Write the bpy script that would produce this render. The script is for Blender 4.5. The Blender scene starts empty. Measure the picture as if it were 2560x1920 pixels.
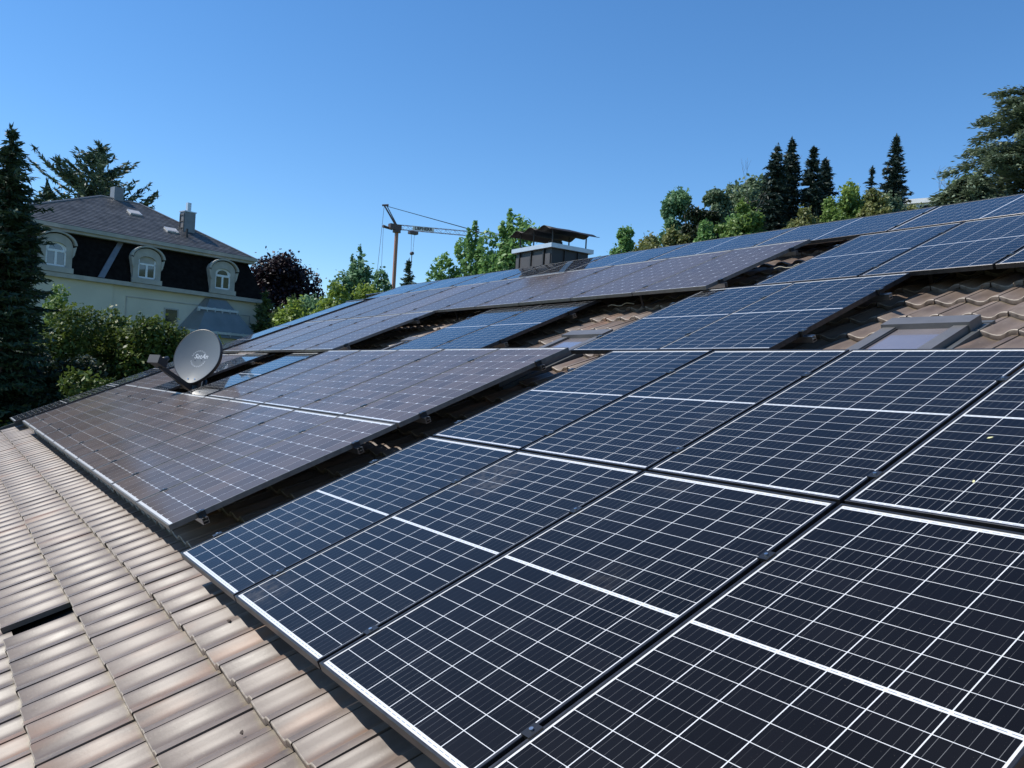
import bpy, math, random
import numpy as np
from mathutils import Matrix, Vector, Euler
R_ = math.radians
scene = bpy.context.scene
C = scene.collection
random.seed(7)

# ------------------------------------------------------------------ camera
PITCH = R_(23.5)                       # roof pitch; u along the eave, v up the slope, w off the roof
RM = Matrix.Rotation(PITCH, 4, 'X')
cam_d = bpy.data.cameras.new('camera'); cam = bpy.data.objects.new('camera', cam_d); C.objects.link(cam)
cam_d.sensor_width = 36.0; cam_d.lens = 29.507; cam_d.clip_start = 0.05; cam_d.clip_end = 3000
rx, dn, fw = Vector((.5687, .8206, .0564)), Vector((.0277, .0494, -.9984)), Vector((-.8221, .5694, .0053))
cm = Matrix.Identity(4)
for i in range(3):
    cm[i][0], cm[i][1], cm[i][2] = rx[i], -dn[i], -fw[i]
q = cm.to_quaternion(); q.normalize()
cam.location = (4.8843, -1.1947, 1.0211); cam.rotation_euler = q.to_euler()
scene.camera = cam

# ------------------------------------------------------------------ sky, sun, exposure
SUN = (RM.to_3x3() @ Vector((-.40, -.12, 1.0))).normalized()
el = math.asin(SUN.z); rot = math.atan2(SUN.x, SUN.y)
world = bpy.data.worlds.new('World'); scene.world = world; world.use_nodes = True
nt = world.node_tree
sky = nt.nodes.new('ShaderNodeTexSky'); sky.sky_type = 'NISHITA'; sky.sun_disc = False
sky.sun_elevation = el; sky.sun_rotation = rot % (2*math.pi)
sky.altitude = 300; sky.air_density = 1.0; sky.dust_density = 0.0; sky.ozone_density = 5.0
hs = nt.nodes.new('ShaderNodeHueSaturation'); hs.inputs['Saturation'].default_value = 1.18; nt.links.new(sky.outputs[0], hs.inputs['Color'])
bg = nt.nodes['Background']; nt.links.new(hs.outputs[0], bg.inputs[0]); bg.inputs[1].default_value = 0.15
sun_d = bpy.data.lights.new('sun', 'SUN'); sun_d.energy = 5.0; sun_d.angle = R_(.53); sun_d.color = (1, .955, .88)
sun = bpy.data.objects.new('sun', sun_d); C.objects.link(sun)
sun.rotation_euler = (-SUN).to_track_quat('-Z', 'Y').to_euler(); sun.location = (-20, -20, 40)
vs = scene.view_settings; vs.view_transform = 'Standard'; vs.look = 'None'; vs.exposure = 0.18; vs.gamma = 1.0
vs.use_curve_mapping = False

# ------------------------------------------------------------------ helpers
class MB:
    def __init__(s): s.v = []; s.f = []; s.m = []
    def add(s, vs_, fs, mi=0):
        o = len(s.v); s.v += [tuple(p) for p in vs_]; s.f += [tuple(o+i for i in f) for f in fs]; s.m += [mi]*len(fs); return s
    def box(s, x0, x1, y0, y1, z0, z1, mi=0, M=None):
        vs_ = [(x, y, z) for z in (z0, z1) for y in (y0, y1) for x in (x0, x1)]
        if M is not None: vs_ = [M @ Vector(p) for p in vs_]
        return s.add(vs_, [(0,2,3,1),(4,5,7,6),(0,1,5,4),(2,6,7,3),(0,4,6,2),(1,3,7,5)], mi)
    def tube(s, p0, p1, r0, r1=None, n=8, cap=True, mi=0):
        p0, p1 = Vector(p0), Vector(p1); r1 = r0 if r1 is None else r1
        d = (p1-p0).normalized(); a = d.orthogonal().normalized(); b = d.cross(a)
        vs_ = []
        for p, r in ((p0, r0), (p1, r1)):
            for k in range(n):
                t = 2*math.pi*k/n; vs_.append(p + a*(r*math.cos(t)) + b*(r*math.sin(t)))
        fs = [(k, (k+1) % n, n+(k+1) % n, n+k) for k in range(n)]
        if cap: fs += [tuple(range(n-1, -1, -1)), tuple(range(n, 2*n))]
        return s.add(vs_, fs, mi)
    def path(s, pts, radii, n=6):
        pts = [Vector(p) for p in pts]; rings = []
        for i, p in enumerate(pts):
            d = (pts[min(i+1, len(pts)-1)] - pts[max(i-1, 0)]).normalized()
            a = d.orthogonal().normalized() if i == 0 else (rings[-1][1] - d*rings[-1][1].dot(d)).normalized()
            rings.append((p, a, d.cross(a)))
        vs_ = []
        for (p, a, b), r in zip(rings, radii):
            vs_ += [p + a*(r*math.cos(2*math.pi*k/n)) + b*(r*math.sin(2*math.pi*k/n)) for k in range(n)]
        fs = [(i*n+k, i*n+(k+1) % n, (i+1)*n+(k+1) % n, (i+1)*n+k) for i in range(len(pts)-1) for k in range(n)]
        fs += [tuple(range(n-1, -1, -1)), tuple(range((len(pts)-1)*n, len(pts)*n))]
        return s.add(vs_, fs)
    def prism(s, poly, y0, y1, axis='y'):
        """extrude a polygon given in (a,b); axis y: a=x,b=z; axis x: a=y,b=z; axis z: a=x,b=y"""
        def P(a, b, t): return {'y': (a, t, b), 'x': (t, a, b), 'z': (a, b, t)}[axis]
        n = len(poly); vs_ = [P(a, b, y0) for a, b in poly] + [P(a, b, y1) for a, b in poly]
        fs = [tuple(range(n)), tuple(range(2*n-1, n-1, -1))] + [(k, n+k, n+(k+1) % n, (k+1) % n) for k in range(n)]
        return s.add(vs_, fs)
    def mesh(s, name, smooth=False):
        me = bpy.data.meshes.new(name); me.from_pydata(s.v, [], s.f)
        if any(s.m): me.polygons.foreach_set('material_index', s.m)
        if smooth: me.polygons.foreach_set('use_smooth', [True]*len(me.polygons))
        me.update(); return me
    def build(s, name, mats, parent=None, smooth=False, fix=True):
        me = s.mesh(name, smooth)
        if fix:
            import bmesh
            bm = bmesh.new(); bm.from_mesh(me); bmesh.ops.recalc_face_normals(bm, faces=bm.faces); bm.to_mesh(me); bm.free()
        return obj(name, me, mats, parent)
def obj(name, me, mats=None, parent=None):
    o = bpy.data.objects.new(name, me); C.objects.link(o)
    if mats is not None and not me.materials:
        for m in (mats if isinstance(mats, (list, tuple)) else [mats]): me.materials.append(m)
    if parent: o.parent = parent
    return o
def empty(name, loc=(0,0,0), rot=(0,0,0), parent=None):
    o = bpy.data.objects.new(name, None); C.objects.link(o); o.location = loc; o.rotation_euler = rot
    o.empty_display_size = .3
    if parent: o.parent = parent
    return o
def tag(o, label=None, cat=None, group=None, kind=None):
    if label: o['label'] = label
    if cat: o['category'] = cat
    if group: o['group'] = group
    if kind: o['kind'] = kind
    return o
def roof(u, v, w=0.0): return RM @ Vector((u, v, w))
ORD = ['first','second','third','fourth','fifth','sixth','seventh','eighth','ninth','tenth','eleventh','twelfth']

# ------------------------------------------------------------------ materials
def N(nt_, t, **kw):
    n = nt_.nodes.new(t)
    for k, v in kw.items(): setattr(n, k, v)
    return n
def pm(name, base=(.5,.5,.5), rough=.5, metal=0., coat=0., coat_r=.03, spec=.5, var=.0, vscale=8., bump=0., bscale=40.,
       obj_var=0., rvar=0., coords='Object'):
    m = bpy.data.materials.new(name); m.use_nodes = True; t = m.node_tree; b = t.nodes['Principled BSDF']
    b.inputs['Base Color'].default_value = (*base, 1); b.inputs['Roughness'].default_value = rough
    b.inputs['Metallic'].default_value = metal; b.inputs['Coat Weight'].default_value = coat
    b.inputs['Coat Roughness'].default_value = coat_r; b.inputs['Specular IOR Level'].default_value = spec
    L = t.links.new
    if var or bump or rvar or obj_var:
        tc = N(t, 'ShaderNodeTexCoord'); col = None
        if var or rvar:
            n1 = N(t, 'ShaderNodeTexNoise'); n1.inputs['Scale'].default_value = vscale; n1.inputs['Detail'].default_value = 5
            L(tc.outputs[coords], n1.inputs['Vector'])
            mr = N(t, 'ShaderNodeMapRange'); mr.inputs[1].default_value = .3; mr.inputs[2].default_value = .7
            mr.inputs[3].default_value = 1-var; mr.inputs[4].default_value = 1+var; L(n1.outputs[0], mr.inputs[0])
            col = mr.outputs[0]
            if rvar:
                m2 = N(t, 'ShaderNodeMapRange'); m2.inputs[1].default_value = .3; m2.inputs[2].default_value = .7
                m2.inputs[3].default_value = max(.02, rough-rvar); m2.inputs[4].default_value = rough+rvar
                L(n1.outputs[0], m2.inputs[0]); L(m2.outputs[0], b.inputs['Roughness'])
        if obj_var:
            oi = N(t, 'ShaderNodeObjectInfo'); mr2 = N(t, 'ShaderNodeMapRange')
            mr2.inputs[3].default_value = 1-obj_var; mr2.inputs[4].default_value = 1+obj_var; L(oi.outputs['Random'], mr2.inputs[0])
            if col is None: col = mr2.outputs[0]
            else:
                mm = N(t, 'ShaderNodeMath', operation='MULTIPLY'); L(col, mm.inputs[0]); L(mr2.outputs[0], mm.inputs[1]); col = mm.outputs[0]
        if col is not None:
            vm = N(t, 'ShaderNodeVectorMath', operation='SCALE'); vm.inputs[0].default_value = base
            L(col, vm.inputs['Scale']); L(vm.outputs[0], b.inputs['Base Color'])
        if bump:
            n2 = N(t, 'ShaderNodeTexNoise'); n2.inputs['Scale'].default_value = bscale; n2.inputs['Detail'].default_value = 4
            L(tc.outputs[coords], n2.inputs['Vector'])
            bp = N(t, 'ShaderNodeBump'); bp.inputs['Strength'].default_value = bump; bp.inputs['Distance'].default_value = .01
            L(n2.outputs[0], bp.inputs['Height']); L(bp.outputs[0], b.inputs['Normal'])
    return m

STAINS_GLINTS = [(roof(u, v), r, a) for u, v, r, a in ((1.16, 1.42, .34, .16), (1.32, 1.30, .16, .12), (1.14, .10, .22, .14), (.45, .55, .12, .08), (.75, 1.1, .10, .06), (1.9, 2.3, .14, .06), (2.6, .9, .2, .05), (3.5, 2.4, .2, .05), (2.3, 1.6, .12, .06))]  # dust marks; the large upper ones also paint a hazy sun glint
def cell_material(name, base, rough, coat, coat_r, bus, line, dust, buses=5, cior=1.3):
    """dark silicon under glass: UV carries the busbar lines, dust and per-cell tint come from noise / object random"""
    m = bpy.data.materials.new(name); m.use_nodes = True; t = m.node_tree; b = t.nodes['Principled BSDF']; L = t.links.new
    uv = N(t, 'ShaderNodeUVMap'); sx = N(t, 'ShaderNodeSeparateXYZ'); L(uv.outputs[0], sx.inputs[0])
    a = N(t, 'ShaderNodeMath', operation='MULTIPLY'); a.inputs[1].default_value = buses; L(sx.outputs[0], a.inputs[0])
    fr = N(t, 'ShaderNodeMath', operation='FRACT'); L(a.outputs[0], fr.inputs[0])
    c = N(t, 'ShaderNodeMath', operation='COMPARE'); c.inputs[1].default_value = .5; c.inputs[2].default_value = line; L(fr.outputs[0], c.inputs[0])
    geo = N(t, 'ShaderNodeNewGeometry')
    nb = N(t, 'ShaderNodeTexNoise'); nb.inputs['Scale'].default_value = 2.2; nb.inputs['Detail'].default_value = 3; L(geo.outputs['Position'], nb.inputs['Vector'])
    bm_ = N(t, 'ShaderNodeMath', operation='MULTIPLY'); L(c.outputs[0], bm_.inputs[0])
    br = N(t, 'ShaderNodeMapRange'); br.inputs[1].default_value = .35; br.inputs[2].default_value = .7; br.inputs[3].default_value = .12; L(nb.outputs[0], br.inputs[0]); L(br.outputs[0], bm_.inputs[1])  # busbars brighten in noise bands: glints painted into their colour
    oi = N(t, 'ShaderNodeObjectInfo'); mr = N(t, 'ShaderNodeMapRange'); mr.inputs[3].default_value = .8; mr.inputs[4].default_value = 1.25; L(oi.outputs['Random'], mr.inputs[0])
    sc = N(t, 'ShaderNodeVectorMath', operation='SCALE'); sc.inputs[0].default_value = base; L(mr.outputs[0], sc.inputs['Scale'])
    mx = N(t, 'ShaderNodeMix', data_type='RGBA'); L(bm_.outputs[0], mx.inputs[0]); L(sc.outputs[0], mx.inputs[6]); mx.inputs[7].default_value = (*bus, 1)
    # dust film: broad stains and fine specks
    n1 = N(t, 'ShaderNodeTexNoise'); n1.inputs['Scale'].default_value = 1.7; n1.inputs['Detail'].default_value = 8; n1.inputs['Roughness'].default_value = .65; L(geo.outputs['Position'], n1.inputs['Vector'])
    d1 = N(t, 'ShaderNodeMapRange'); d1.inputs[1].default_value = .42; d1.inputs[2].default_value = .78; d1.inputs[3].default_value = dust*.25; d1.inputs[4].default_value = dust; L(n1.outputs[0], d1.inputs[0])
    n2 = N(t, 'ShaderNodeTexNoise'); n2.inputs['Scale'].default_value = 190; n2.inputs['Detail'].default_value = 1; L(geo.outputs['Position'], n2.inputs['Vector'])
    d2 = N(t, 'ShaderNodeMapRange'); d2.inputs[1].default_value = .74; d2.inputs[2].default_value = .80; d2.inputs[4].default_value = .16; L(n2.outputs[0], d2.inputs[0])
    n3 = N(t, 'ShaderNodeTexNoise'); n3.inputs['Scale'].default_value = .9; n3.inputs['Detail'].default_value = 2; L(geo.outputs['Position'], n3.inputs['Vector'])
    d3 = N(t, 'ShaderNodeMapRange'); d3.inputs[1].default_value = .5; d3.inputs[2].default_value = .68; L(n3.outputs[0], d3.inputs[0])
    dd = N(t, 'ShaderNodeMath', operation='MULTIPLY_ADD'); L(d2.outputs[0], dd.inputs[0]); L(d3.outputs[0], dd.inputs[1]); L(d1.outputs[0], dd.inputs[2])
    acc = dd.outputs[0]
    n4 = N(t, 'ShaderNodeTexNoise'); n4.inputs['Scale'].default_value = 26; n4.inputs['Detail'].default_value = 6; n4.inputs['Roughness'].default_value = .7; L(geo.outputs['Position'], n4.inputs['Vector'])
    g4 = N(t, 'ShaderNodeMapRange'); g4.inputs[1].default_value = .40; g4.inputs[2].default_value = .70; L(n4.outputs[0], g4.inputs[0])
    for pt, rad, amt in STAINS_GLINTS:
        ds = N(t, 'ShaderNodeVectorMath', operation='DISTANCE'); L(geo.outputs['Position'], ds.inputs[0]); ds.inputs[1].default_value = pt
        fo = N(t, 'ShaderNodeMapRange'); fo.interpolation_type = 'SMOOTHSTEP'; fo.inputs[1].default_value = 0; fo.inputs[2].default_value = rad; fo.inputs[3].default_value = amt; fo.inputs[4].default_value = 0; L(ds.outputs['Value'], fo.inputs[0])
        ml = N(t, 'ShaderNodeMath', operation='MULTIPLY_ADD'); L(fo.outputs[0], ml.inputs[0]); L(g4.outputs[0], ml.inputs[1]); L(acc, ml.inputs[2]); acc = ml.outputs[0]
    mx2 = N(t, 'ShaderNodeMix', data_type='RGBA'); L(acc, mx2.inputs[0]); L(mx.outputs[2], mx2.inputs[6]); mx2.inputs[7].default_value = (.42, .37, .31, 1)
    L(mx2.outputs[2], b.inputs['Base Color'])
    b.inputs['Roughness'].default_value = rough; b.inputs['Specular IOR Level'].default_value = .06
    b.inputs['Coat Weight'].default_value = coat; b.inputs['Coat IOR'].default_value = cior
    cr = N(t, 'ShaderNodeMapRange'); cr.inputs[1].default_value = .35; cr.inputs[2].default_value = .75; cr.inputs[3].default_value = coat_r; cr.inputs[4].default_value = coat_r*2.2+.01
    L(n1.outputs[0], cr.inputs[0]); L(cr.outputs[0], b.inputs['Coat Roughness'])
    return m

def tile_material(lap):
    m = bpy.data.materials.new('roof_tile_engobe'); m.use_nodes = True; t = m.node_tree; b = t.nodes['Principled BSDF']; L = t.links.new
    geo = N(t, 'ShaderNodeNewGeometry'); tc = N(t, 'ShaderNodeTexCoord'); oi = N(t, 'ShaderNodeObjectInfo')
    mp = N(t, 'ShaderNodeMapping'); mp.inputs['Rotation'].default_value = (-PITCH, 0, 0); mp.inputs['Scale'].default_value = (9, 2.2, 3); L(geo.outputs['Position'], mp.inputs[0])
    n1 = N(t, 'ShaderNodeTexNoise'); n1.inputs['Scale'].default_value = 1; n1.inputs['Detail'].default_value = 7; n1.inputs['Roughness'].default_value = .62; L(mp.outputs[0], n1.inputs['Vector'])
    cr = N(t, 'ShaderNodeValToRGB'); e = cr.color_ramp.elements
    e[0].position = .30; e[0].color = (.100, .073, .056, 1); e[1].position = .72; e[1].color = (.198, .155, .125, 1)
    x = e.new(.5); x.color = (.146, .109, .086, 1)
    ad = N(t, 'ShaderNodeMath', operation='MULTIPLY_ADD'); ad.inputs[1].default_value = .16; L(oi.outputs['Random'], ad.inputs[0]); L(n1.outputs[0], ad.inputs[2])
    sb = N(t, 'ShaderNodeMath', operation='SUBTRACT'); sb.inputs[1].default_value = .08; L(ad.outputs[0], sb.inputs[0]); L(sb.outputs[0], cr.inputs[0])
    # worn, orange clay showing through here and there
    n2 = N(t, 'ShaderNodeTexNoise'); n2.inputs['Scale'].default_value = .55; n2.inputs['Detail'].default_value = 6; L(mp.outputs[0], n2.inputs['Vector'])
    w1 = N(t, 'ShaderNodeMapRange'); w1.inputs[1].default_value = .58; w1.inputs[2].default_value = .78; w1.inputs[4].default_value = .6; L(n2.outputs[0], w1.inputs[0])
    mx = N(t, 'ShaderNodeMix', data_type='RGBA'); L(w1.outputs[0], mx.inputs[0]); L(cr.outputs[0], mx.inputs[6]); mx.inputs[7].default_value = (.30, .145, .072, 1)
    # lichen and grit: fine pale specks, and dry mud on the front lip
    n3 = N(t, 'ShaderNodeTexNoise'); n3.inputs['Scale'].default_value = 60; n3.inputs['Detail'].default_value = 3; L(geo.outputs['Position'], n3.inputs['Vector'])
    s3 = N(t, 'ShaderNodeMapRange'); s3.inputs[1].default_value = .62; s3.inputs[2].default_value = .75; s3.inputs[4].default_value = .5; L(n3.outputs[0], s3.inputs[0])
    mx3 = N(t, 'ShaderNodeMix', data_type='RGBA'); L(s3.outputs[0], mx3.inputs[0]); L(mx.outputs[2], mx3.inputs[6]); mx3.inputs[7].default_value = (.22, .18, .135, 1)
    outc = mx3.outputs[2]
    if lap:                                          # dry silt and moss crumbs gathered against the lap of the next course
        sp = N(t, 'ShaderNodeSeparateXYZ'); L(tc.outputs['Object'], sp.inputs[0])
        n5 = N(t, 'ShaderNodeTexNoise'); n5.inputs['Scale'].default_value = 34; n5.inputs['Detail'].default_value = 5; L(geo.outputs['Position'], n5.inputs['Vector'])
        ay = N(t, 'ShaderNodeMath', operation='MULTIPLY_ADD'); ay.inputs[1].default_value = .07; L(n5.outputs[0], ay.inputs[0]); L(sp.outputs['Y'], ay.inputs[2])
        ly = N(t, 'ShaderNodeMapRange'); ly.inputs[1].default_value = TP+.012; ly.inputs[2].default_value = TP+.035; ly.inputs[4].default_value = .85; L(ay.outputs[0], ly.inputs[0])
        mx5 = N(t, 'ShaderNodeMix', data_type='RGBA'); L(ly.outputs[0], mx5.inputs[0]); L(outc, mx5.inputs[6]); mx5.inputs[7].default_value = (.17, .135, .088, 1); outc = mx5.outputs[2]
    L(outc, b.inputs['Base Color'])
    rr = N(t, 'ShaderNodeMapRange'); rr.inputs[1].default_value = .3; rr.inputs[2].default_value = .7; rr.inputs[3].default_value = .42; rr.inputs[4].default_value = .50; L(n1.outputs[0], rr.inputs[0]); L(rr.outputs[0], b.inputs['Roughness'])
    b.inputs['Specular IOR Level'].default_value = .40
    bp = N(t, 'ShaderNodeBump'); bp.inputs['Strength'].default_value = .08; bp.inputs['Distance'].default_value = .003; L(n3.outputs[0], bp.inputs['Height']); L(bp.outputs[0], b.inputs['Normal'])
    return m

def leaf_material(name, dark, light, trans=.3, rough=.5):
    m = bpy.data.materials.new(name); m.use_nodes = True; t = m.node_tree; b = t.nodes['Principled BSDF']; L = t.links.new
    geo = N(t, 'ShaderNodeNewGeometry'); cr = N(t, 'ShaderNodeMix', data_type='RGBA')
    n1 = N(t, 'ShaderNodeTexNoise'); n1.inputs['Scale'].default_value = .9; n1.inputs['Detail'].default_value = 2; L(geo.outputs['Position'], n1.inputs['Vector'])
    ma = N(t, 'ShaderNodeMath', operation='MULTIPLY_ADD'); ma.inputs[1].default_value = .55; L(geo.outputs['Random Per Island'], ma.inputs[0])
    mr = N(t, 'ShaderNodeMapRange'); mr.inputs[1].default_value = .35; mr.inputs[2].default_value = .65; mr.inputs[4].default_value = .45; L(n1.outputs[0], mr.inputs[0]); L(mr.outputs[0], ma.inputs[2])
    L(ma.outputs[0], cr.inputs[0]); cr.inputs[6].default_value = (*dark, 1); cr.inputs[7].default_value = (*light, 1)
    L(cr.outputs[2], b.inputs['Base Color']); b.inputs['Roughness'].default_value = rough; b.inputs['Specular IOR Level'].default_value = .35
    tr = N(t, 'ShaderNodeBsdfTranslucent'); L(cr.outputs[2], tr.inputs[0]); mx = N(t, 'ShaderNodeMixShader'); mx.inputs[0].default_value = trans
    L(b.outputs[0], mx.inputs[1]); L(tr.outputs[0], mx.inputs[2]); L(mx.outputs[0], t.nodes['Material Output'].inputs[0])
    return m

MAT = {}
MAT['cell'] = cell_material('cell_navy', (.0042, .0038, .0044), .45, 1.0, .012, (.15, .15, .15), .020, .006, 5, 1.17)
MAT['dcell'] = cell_material('cell_brown', (.078, .058, .049), .5, .6, .10, (.12, .11, .105), .016, .05, 4, 1.28)
MAT['sheet'] = pm('white_backsheet', (.66, .66, .65), .4, coat=.8, coat_r=.05, var=.06, vscale=3, coords='Generated')
MAT['ribbon'] = pm('tinned_ribbon', (.36, .37, .38), .35, metal=.5, coat=.8)
MAT['frame'] = pm('black_anodised_frame', (.070, .068, .070), .34, metal=.75, var=.25, vscale=20)
MAT['dframe'] = pm('bronze_anodised_frame', (.16, .15, .14), .38, metal=.35, var=.2, vscale=20)
MAT['back'] = pm('panel_back', (.03, .03, .03), .6)
MAT['alu'] = pm('mill_aluminium', (.62, .62, .62), .28, metal=1., var=.15)
MAT['clampb'] = pm('black_clamp', (.05, .05, .052), .32, metal=.7)
TP = .3635
MAT['tile'] = tile_material(True); MAT['tilef'] = tile_material(False)
MAT['edge'] = pm('worn_tile_edge', (.30, .245, .19), .5, var=.35, vscale=30)
MAT['deck'] = pm('roof_underlay', (.012, .012, .013), .8, var=.3)
MAT['render'] = pm('cream_render', (.62, .59, .50), .85, var=.06, vscale=1.5, bump=.2)
MAT['vwall'] = pm('pale_yellow_render', (.60, .56, .44), .85, var=.07, vscale=.7, bump=.15)
MAT['sand'] = pm('grey_sandstone', (.40, .375, .32), .8, var=.15, vscale=2, bump=.2)
MAT['slate'] = pm('slate', (.066, .067, .071), .5, var=.45, vscale=2.2, obj_var=.22)
MAT['mslate'] = pm('dark_mansard_slate', (.012, .0098, .0088), .9, spec=.08, var=.4, vscale=4)
MAT['zinc'] = pm('weathered_zinc', (.20, .20, .205), .45, metal=.3, var=.12, vscale=3)
MAT['zincd'] = pm('dark_zinc', (.11, .115, .115), .45, metal=.4, var=.15, vscale=4)
MAT['bayzinc'] = pm('bay_zinc', (.21, .215, .20), .5, metal=.2, var=.12, vscale=1.5)
MAT['csheet'] = pm('chimney_sheet', (.085, .076, .073), .5, metal=.2, var=.15, vscale=3)
MAT['lzinc'] = pm('pale_zinc_flashing', (.55, .58, .60), .38, metal=.5, var=.1)
MAT['seam'] = pm('dark_seam', (.028, .026, .026), .5)
MAT['cowl_dark'] = pm('dark_cowl_sheet', (.020, .016, .015), .6, metal=.2, var=.5, vscale=6)  # near-black cowl metal, tone varied by noise
MAT['white'] = pm('white_paint', (.78, .78, .76), .5, var=.04)
MAT['glass'] = pm('window_glass', (.03, .035, .04), .05, spec=.8, coat=1., coat_r=.01)
MAT['skyglass'] = pm('roof_window_glass', (.20, .175, .18), .2, spec=.7, coat=1., coat_r=.05, var=.15, vscale=3)
MAT['winframe'] = pm('grey_window_cladding', (.135, .13, .128), .4, metal=.2, var=.1)
MAT['curtain'] = pm('grey_blind', (.35, .36, .38), .8)
MAT['dish'] = pm('dish_grey', (.135, .148, .155), .38, var=.05, vscale=3)
MAT['dishd'] = pm('dish_dark', (.03, .031, .034), .42)
MAT['lettering'] = pm('pale_lettering', (.62, .64, .66), .5)
MAT['cable'] = pm('pale_cable', (.55, .48, .33), .5)
MAT['orange'] = pm('crane_orange', (.30, .135, .075), .5, var=.15)
MAT['craned'] = pm('crane_dark', (.075, .05, .045), .5)
MAT['bark'] = pm('bark', (.085, .062, .045), .9, var=.4, vscale=6, bump=.5)
MAT['barkg'] = pm('grey_bark', (.16, .145, .125), .9, var=.3, vscale=6)
MAT['grass'] = pm('ground_grass', (.055, .085, .028), .9, var=.4, vscale=.25, bump=.4, bscale=3)
MAT['wconc'] = pm('white_concrete', (.72, .70, .66), .7, var=.08)
for k, d_, l_, tr in (('l_spruce', (0.017, 0.035, 0.018), (0.046, 0.081, 0.036), .10), ('l_dspruce', (0.013, 0.028, 0.022), (0.040, 0.066, 0.049), .1),
        ('l_fir', (0.033, 0.061, 0.039), (0.088, 0.140, 0.081), .15), ('l_green', (0.070, 0.137, 0.033), (0.247, 0.352, 0.085), .35),
        ('l_mid', (0.074, 0.167, 0.054), (0.252, 0.420, 0.135), .35), ('l_blue', (0.066, 0.153, 0.078), (0.224, 0.370, 0.181), .35),
        ('l_beech', (0.011, 0.008, 0.011), (0.038, 0.019, 0.025), .2), ('l_yew', (0.034, 0.061, 0.021), (0.101, 0.144, 0.040), .2),
        ('l_lime', (0.101, 0.166, 0.028), (0.311, 0.404, 0.074), .4), ('l_olive', (0.098, 0.120, 0.039), (0.271, 0.284, 0.098), .3),
        ('l_grey', (0.081, 0.133, 0.071), (0.206, 0.274, 0.151), .3), ('l_cedar', (0.080, 0.121, 0.083), (0.263, 0.311, 0.195), .15),
        ('l_hedge', (0.024, 0.050, 0.011), (0.145, 0.196, 0.037), .3), ('l_dark_shaded', (0.011, 0.021, 0.010), (0.038, 0.056, 0.021), .2)):  # last entry: dark leaf tone, painted shade on the garden shrubs
    MAT[k] = leaf_material(k, d_, l_, tr)

# ------------------------------------------------------------------ ground
def gz(x, y):
    t = max(0., min(1., (y-12)/100.)); rise = 29*t*(.72+.28*t)
    return -5.2 + rise
def make_ground():
    xs = [-900, -500, -320, -220] + [-160 + 8*i for i in range(31)] + [120, 200, 320, 500, 900]
    ys = [-900, -500, -300, -180, -100] + [-60 + 8*i for i in range(28)] + [200, 280, 400, 600, 900]
    mb = MB(); nx = len(xs)
    vs_ = [(x, y, gz(x, y) + .25*math.sin(x*.21)*math.cos(y*.17)) for y in ys for x in xs]
    mb.add(vs_, [(j*nx+i, j*nx+i+1, (j+1)*nx+i+1, (j+1)*nx+i) for j in range(len(ys)-1) for i in range(nx-1)])
    tag(mb.build('ground', MAT['grass'], smooth=True, fix=False), kind='structure')
make_ground()

# ------------------------------------------------------------------ our house: walls, roof, tiles
U0, U1, V0, VR = -12.60, 7.4, -2.35, 8.22           # verge, verge, eave, ridge
WD = -.240                                          # roof underlay
house = empty('house', (-2.5, 6.0, -5.2))
tag(house, 'tiled house carrying the solar panels, its brown roof in the foreground', 'house')
def child(mb, name, mat, parent, smooth=False):
    o = mb.build(name, mat, None, smooth); o.parent = parent; o.matrix_parent_inverse = Matrix.Translation(-Vector(house.location)); return o
ry, rz = roof(0, VR, WD).y, roof(0, VR, WD).z
ey, ez = roof(0, V0, WD).y, roof(0, V0, WD).z
mb = MB(); mb.box(-12.2, 7.0, ey+.6, 2*ry-ey-.6, -5.6, ez-.05); child(mb, 'wall', MAT['render'], house)
mb = MB(); mb.prism([(ey+.6, ez-.05), (2*ry-ey-.6, ez-.05), (ry, rz-.32)], -12.2, -12.0, 'x'); child(mb, 'gable', MAT['render'], house)
mb = MB(); mb.prism([(ey+.6, ez-.05), (2*ry-ey-.6, ez-.05), (ry, rz-.32)], 6.8, 7.0, 'x'); child(mb, 'gable', MAT['render'], house)
mb = MB(); mb.prism([(ey, ez), (ry, rz), (2*ry-ey, ez), (2*ry-ey, ez-.12), (ry, rz-.14), (ey, ez-.12)], U0, U1, 'x')
roof_o = child(mb, 'roof', MAT['deck'], house)
# tile: S-shaped clay pantile, joint on the crest
TW, TP, TL = .2172, .3635, .405
PROF = [(0,.90),(.05,.86),(.13,.66),(.22,.40),(.31,.17),(.42,.02),(.53,.05),(.63,.30),(.73,.72),(.82,.95),(.92,1.0),(1,.95)]
TV0, TU0 = -.208, .205                              # a course front, a joint
def tile_mesh(drop=0.0):
    mb = MB(); wv = .2090; A = .034; n = len(PROF)
    def z(i, y): return -.149 - A*(1-PROF[i][1]) - .034*y/TP
    rows = [(0.0, -.032), (0.0, -.005), (.005, 0.0), (TL, 0.0)]
    for y, dz in rows:
        mb.v += [(PROF[i][0]*wv, y, z(i, y)+dz) for i in range(n)]
    for r in range(3):
        for i in range(n-1): mb.f.append((r*n+i, r*n+i+1, (r+1)*n+i+1, (r+1)*n+i)); mb.m.append(1 if r == 1 else 0)
    # left flank and right flank
    for i, s in ((0, 1), (n-1, -1)):
        o = len(mb.v); mb.v += [(PROF[i][0]*wv, TL, z(i, TL)-.03)]
        f = (i, 2*n+i, 3*n+i, o); mb.f.append(f if s < 0 else f[::-1]); mb.m.append(0)
    return mb.mesh('tile', True)
tmesh = tile_mesh(); tmesh.materials.append(MAT['tile']); tmesh.materials.append(MAT['edge'])
try: tmesh.set_sharp_from_angle(angle=R_(50))
except Exception: pass
WINDOWS = [(1.785, 2.325), (-1.555, -.975), (-4.96, -4.40)]
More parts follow.
